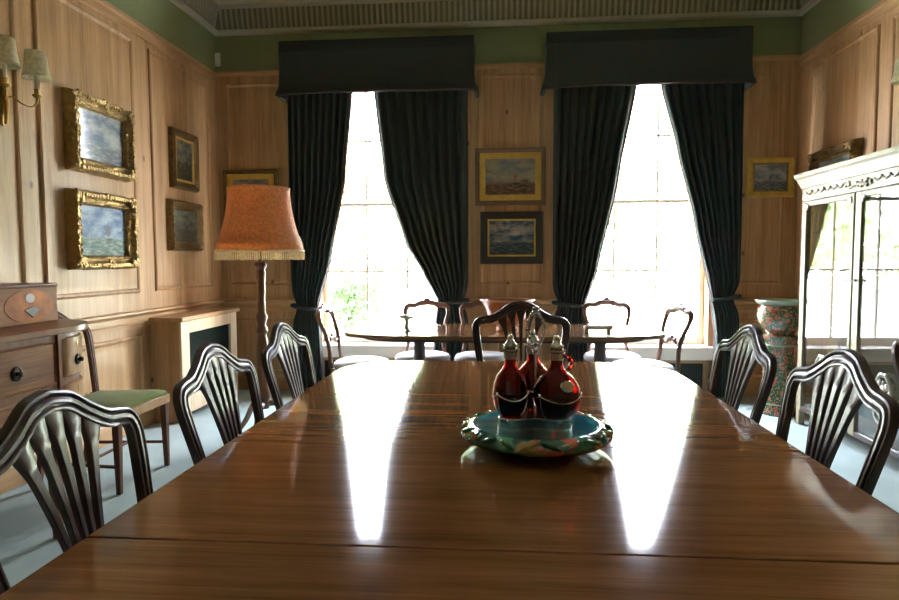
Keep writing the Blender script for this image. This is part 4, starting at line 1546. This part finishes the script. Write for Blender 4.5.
# ================================================================== pictures
def picture(name_label, mp_root, w, h, frame_prof, frame_mat, canvas_mat, inner, slip=None, slip_mat=None, wob=0.0, rings=None, corner=None, sub=None):
    """root empty placed on the wall: local +Z out of the wall, x right, y up"""
    loc, rot = mp_root
    t = thing('picture', name_label, 'picture', loc, 0, 'framed pictures on the panelling')
    t.rotation_euler = rot
    f = MB().rect(-w/2, w/2, -h/2, h/2, frame_prof, ident, cap=False, sub=sub or 1, wob=wob)
    if corner:
        per = 2*(w+h)
        nb = int(per/.028)
        for i in range(nb):
            q = i*per/nb
            e = .022+.010*rnd.random()
            if q < w: p_ = (-w/2+q, -h/2+e)
            elif q < w+h: p_ = (w/2-e, -h/2+q-w)
            elif q < 2*w+h: p_ = (w/2-(q-w-h), h/2-e)
            else: p_ = (-w/2+e, h/2-(q-2*w-h))
            f.blob((p_[0], p_[1], .074), .009+.007*rnd.random(), 6, 5, 1, 1, .9)
        for sx_ in (-1, 1):
            for sy_ in (-1, 1):
                for _ in range(9):
                    f.blob((sx_*(w/2-.045+.06*(rnd.random()-.5)), sy_*(h/2-.045+.06*(rnd.random()-.5)), frame_prof[2][1]), .014+.008*rnd.random(), 6, 5, 1, 1, .7)
        for sx_, sy_ in ((0, 1), (0, -1), (1, 0), (-1, 0)):
            for _ in range(6):
                f.blob((sx_*(w/2-.03)+.05*(rnd.random()-.5), sy_*(h/2-.03)+.05*(rnd.random()-.5), frame_prof[2][1]), .012+.006*rnd.random(), 6, 5, 1, 1, .7)
    f.build('frame', frame_mat, t, smooth=30)
    z = frame_prof[-1][1]
    i = inner
    if slip:
        MB().rect(-w/2+i, w/2-i, -h/2+i, h/2-i, [(-.002, z-.006), (-.002, z+.004), (slip*.5, z+.006), (slip, z), (slip, z-.006)], ident, cap=False).build('slip', slip_mat, t, smooth=20)
        i += slip
    c = MB().box(-w/2+i-.003, w/2-i+.003, -h/2+i-.003, h/2-i+.003, z-.012, z-.004)
    c.build('canvas', canvas_mat, t, smooth=0)
    return t
RL = Matrix(((0, 0, 1), (1, 0, 0), (0, 1, 0))).to_euler()      # on the left wall: z -> +X, x -> +Y, y -> +Z
RB = Matrix(((1, 0, 0), (0, 0, -1), (0, 1, 0))).to_euler()     # on the back wall: z -> -Y
RR = Matrix(((0, 0, -1), (-1, 0, 0), (0, 1, 0))).to_euler()    # on the right wall: z -> -X
ORN = [(0, .005), (.004, .055), (.018, .078), (.036, .075), (.05, .05), (.062, .046), (.074, .056), (.082, .05), (.086, .036), (.092, .03)]
ORN2 = [(0, .005), (.004, .04), (.02, .06), (.04, .05), (.055, .035), (.068, .03)]
sea1 = painting_mat('storm at sea', (.05, .10, .20), (.34, .42, .50), (.035, .08, .06), .36, 1.3, (.30, .36, .30), [(.62, .50, .075, .22, (.10, .08, .07)), (.66, .34, .12, .05, (.03, .025, .02)), (.22, .42, .04, .10, (.25, .26, .26))])
sea2 = painting_mat('pale seascape', (.10, .14, .20), (.42, .44, .42), (.10, .12, .14), .36, 4.1, (.38, .38, .36), [(.30, .48, .07, .25, (.13, .14, .15))], glaze=1.0)
dusk = painting_mat('dim landscape', (.06, .08, .09), (.26, .25, .18), (.03, .04, .025), .45, 7.7, (.16, .14, .08))
dusk2 = painting_mat('dark wood scene', (.05, .06, .05), (.20, .19, .12), (.03, .03, .02), .4, 9.2, (.13, .11, .06))
ship = painting_mat('ship on a calm sea', (.16, .20, .20), (.34, .30, .18), (.07, .055, .035), .33, 2.6, (.30, .17, .10), [(.60, .46, .05, .16, (.32, .13, .08)), (.62, .30, .16, .06, (.05, .035, .025)), (.82, .38, .16, .09, (.14, .09, .06))])
ship2 = painting_mat('white clouds over sea', (.025, .085, .11), (.34, .30, .25), (.02, .045, .05), .38, 5.4, (.12, .15, .13), [(.58, .62, .16, .13, (.42, .38, .32))])
harb = painting_mat('harbour', (.16, .20, .22), (.40, .40, .36), (.07, .09, .08), .35, 3.3, (.25, .26, .24), [(.5, .5, .04, .2, (.08, .09, .09)), (.7, .48, .03, .16, (.09, .10, .10))])
picture('upper ornate gilt framed seascape on the left wall, nearest the sconce', ((XL+.002, 4.135, 2.11), RL), .67, .505, ORN, M['gilt'], sea2, .090, wob=.016, corner=True, sub=26)
picture('lower ornate gilt framed storm scene on the left wall, above the green chair', ((XL+.002, 4.12, 1.478), RL), .68, .51, ORN, M['gilt'], sea1, .090, wob=.016, corner=True, sub=26)
picture('upper small gilt framed landscape on the left wall near the corner', ((XL+.002, 5.275, 2.135), RL), .44, .50, ORN2, M['gilt_dark'], dusk, .066, slip=.018, slip_mat=M['gilt_flat'])
picture('lower small dark framed scene on the left wall near the corner', ((XL+.002, 5.265, 1.575), RL), .55, .425, ORN2, M['gilt_dark'], dusk2, .066, slip=.015, slip_mat=M['gilt_dark'], wob=.006, sub=20)
picture('gilt framed picture on the back wall, half hidden behind the orange lamp shade', ((-2.42, YB-.009, 1.93), RB), .55, .45, [(0, .004), (.004, .03), (.02, .036), (.035, .02), (.045, .026)], M['gilt_dark'], dusk, .045, slip=.05, slip_mat=M['gilt_flat'])
picture('upper centre picture between the windows, yellow gilt inner frame', ((.085, YB-.009, 2.05), RB), .665, .535, [(0, .004), (.003, .034), (.02, .04), (.04, .03), (.05, .022)], M['brownframe'], ship, .048, slip=.052, slip_mat=M['gilt_flat'])
picture('lower centre picture between the windows, wide black frame', ((.098, YB-.009, 1.48), RB), .595, .495, [(0, .004), (.003, .026), (.012, .032), (.06, .026), (.075, .022)], M['blackframe'], ship2, .074, slip=.014, slip_mat=M['gilt_flat'])
picture('gilt framed harbour picture on the back wall, right of the right window', ((2.435, YB-.009, 2.01), RB), .41, .36, [(0, .004), (.003, .03), (.02, .036), (.045, .022), (.055, .018)], M['gilt_flat'], harb, .053, slip=.012, slip_mat=M['gilt'])
picture('dark gilt framed picture on the right wall, its lower part behind the cabinet top', ((XR-.002, 5.30, 1.95), RR), .68, .42, ORN, M['gilt_dark'], dusk, .090, wob=.014, corner=True, sub=24)

# ================================================================== wall sconces
def sconce(loc, rz, label):
    """local +x out of the wall, y along it"""
    t = thing('wall_sconce', label, 'wall light', loc, rz, 'brass two-armed sconces')
    mb = MB()
    mb.prism([(.03*math.cos(2*PI*i/24)*(1 if abs(math.sin(2*PI*i/24)) < .8 else .8), .17*math.sin(2*PI*i/24)) for i in range(24)], .002, .016, lambda u, v, d: (d, u, v))
    mb.tube([(.03, 0, -.16), (.035, 0, -.05), (.03, 0, .02), (.028, 0, .14)], [.008, .016, .012, .006], 10)
    mb.blob((.03, 0, .15), .016, 10, 8, 1, 1, 1.4)
    mb.build('back_plate', M['brass'], t, smooth=50)
    for s in (-1, 1):
        pts = spline([(.03, 0, -.03), (.05, s*.03, -.005), (.08, s*.06, -.035), (.11, s*.095, -.045), (.13, s*.112, -.02), (.13, s*.115, .015)], 6)
        a = MB().tube(pts, .005, 8)
        a.lathe([(.008, .0), (.024, .012), (.026, .018), (.012, .022), (.014, .045), (.016, .05), (.006, .051)], 16, (.13, s*.115, .005))
        ao = a.build('arm', M['brass'], t, smooth=50)
        MB().lathe([(.010, 0), (.010, .075), (.004, .08)], 12, (.13, s*.115, .052)).build('candle_tube', M['candle'], ao)
        MB().lathe([(.072, .118), (.066, .14), (.058, .19), (.0535, .245), (.052, .262)], 32, (.13, s*.115, 0), caps=False).build('shade', M['sconce_shade'], ao, smooth=60, solid=.003)
sconce((XL+.002, 3.305, 2.19), 0, 'brass sconce with two pale green shades on the left wall')
sconce((XR-.002, 4.17, 2.27), PI, 'brass sconce on the right wall, only a shade edge in view')

o = tag(MB().box(-.028, .028, -.03, .0, -.065, .065).build('motion_sensor', M['sensor'], bevel=.012), 'small white motion sensor high in the left corner of the room', 'sensor')
o.location = (XL+.03, YB-.009, 3.205)

# ================================================================== outside
structure(MB().box(-60, 60, YB+.32, 70, -.75, -.6).build('ground', M['lawn']))
structure(MB().box(-12, 12, YB+1.0, YB+4.2, -.6, -.585).build('path', M['gravel']))
def foliage(mb, c, r, n, size, sq=(1, 1, 1)):
    for _ in range(n):
        while True:
            v = Vector((rnd.uniform(-1, 1), rnd.uniform(-1, 1), rnd.uniform(-1, 1)))
            if .25 < v.length < 1: break
        v = v.normalized()*(.55+.45*v.length)
        p = Vector(c)+Vector((v.x*r*sq[0], v.y*r*sq[1], v.z*r*sq[2]))
        a = Vector((rnd.gauss(0, 1), rnd.gauss(0, 1), rnd.gauss(0, 1))).normalized()
        b = a.cross(Vector((rnd.gauss(0, 1), rnd.gauss(0, 1), rnd.gauss(0, 1)))).normalized()
        s = size*(.6+.8*rnd.random())
        mb.add([p-a*s, p+b*s*.45, p+a*s, p-b*s*.45], [(0, 1, 2, 3)])
def tree(name, label, cat, loc, h, r, n, size, mat, group=None, trunk=True):
    t = thing(name, label, cat, loc, 0, group)
    mb = MB()
    for k in range(7):
        a = rnd.random()*2*PI
        rr = r*.55*math.sqrt(rnd.random())
        foliage(mb, (rr*math.cos(a), rr*math.sin(a), h*.35+rnd.random()*h*.45), r*.62, n//7, size)
    mb.build('foliage', mat, t, smooth=0)
    MB().tube([(0, 0, 0), (.02, .03, h*.3), (0, 0, h*.6)], [.05*h*.4, .03*h*.4, .01*h*.4], 8).build('trunk', M['bark'], t)
tree('shrub', 'leafy green shrub just outside the left window', 'shrub', (-1.95, 8.0, -.6), 2.15, .50, 1500, .055, M['leaf'])
gx = [(-20, 31), (-12.5, 38), (-8, 29), (-3.5, 39), (1, 30), (6.5, 39), (10.5, 29.5), (17, 38), (21, 29)]
nm = ['first', 'second', 'third', 'fourth', 'fifth', 'sixth', 'seventh', 'eighth', 'ninth']
for i, (x, y) in enumerate(gx):
    tree('tree', 'sunlit tree on the far side of the garden, %s from the left' % nm[i], 'tree', (x, y, -.6), 8.2+1.2*rnd.random(), 3.6, 1700, .42, M['leaf2'], 'trees across the garden')
mb = MB()
for k in range(60):
    foliage(mb, (-30+k+rnd.random(), 46+rnd.random()*2, .6+rnd.random()*2.6), 1.7, 60, .4)
mb.build('hedge', M['leaf2'], smooth=0)
tag(bpy.data.objects['hedge'], 'pale green hedge bank closing the far end of the garden', 'hedge')
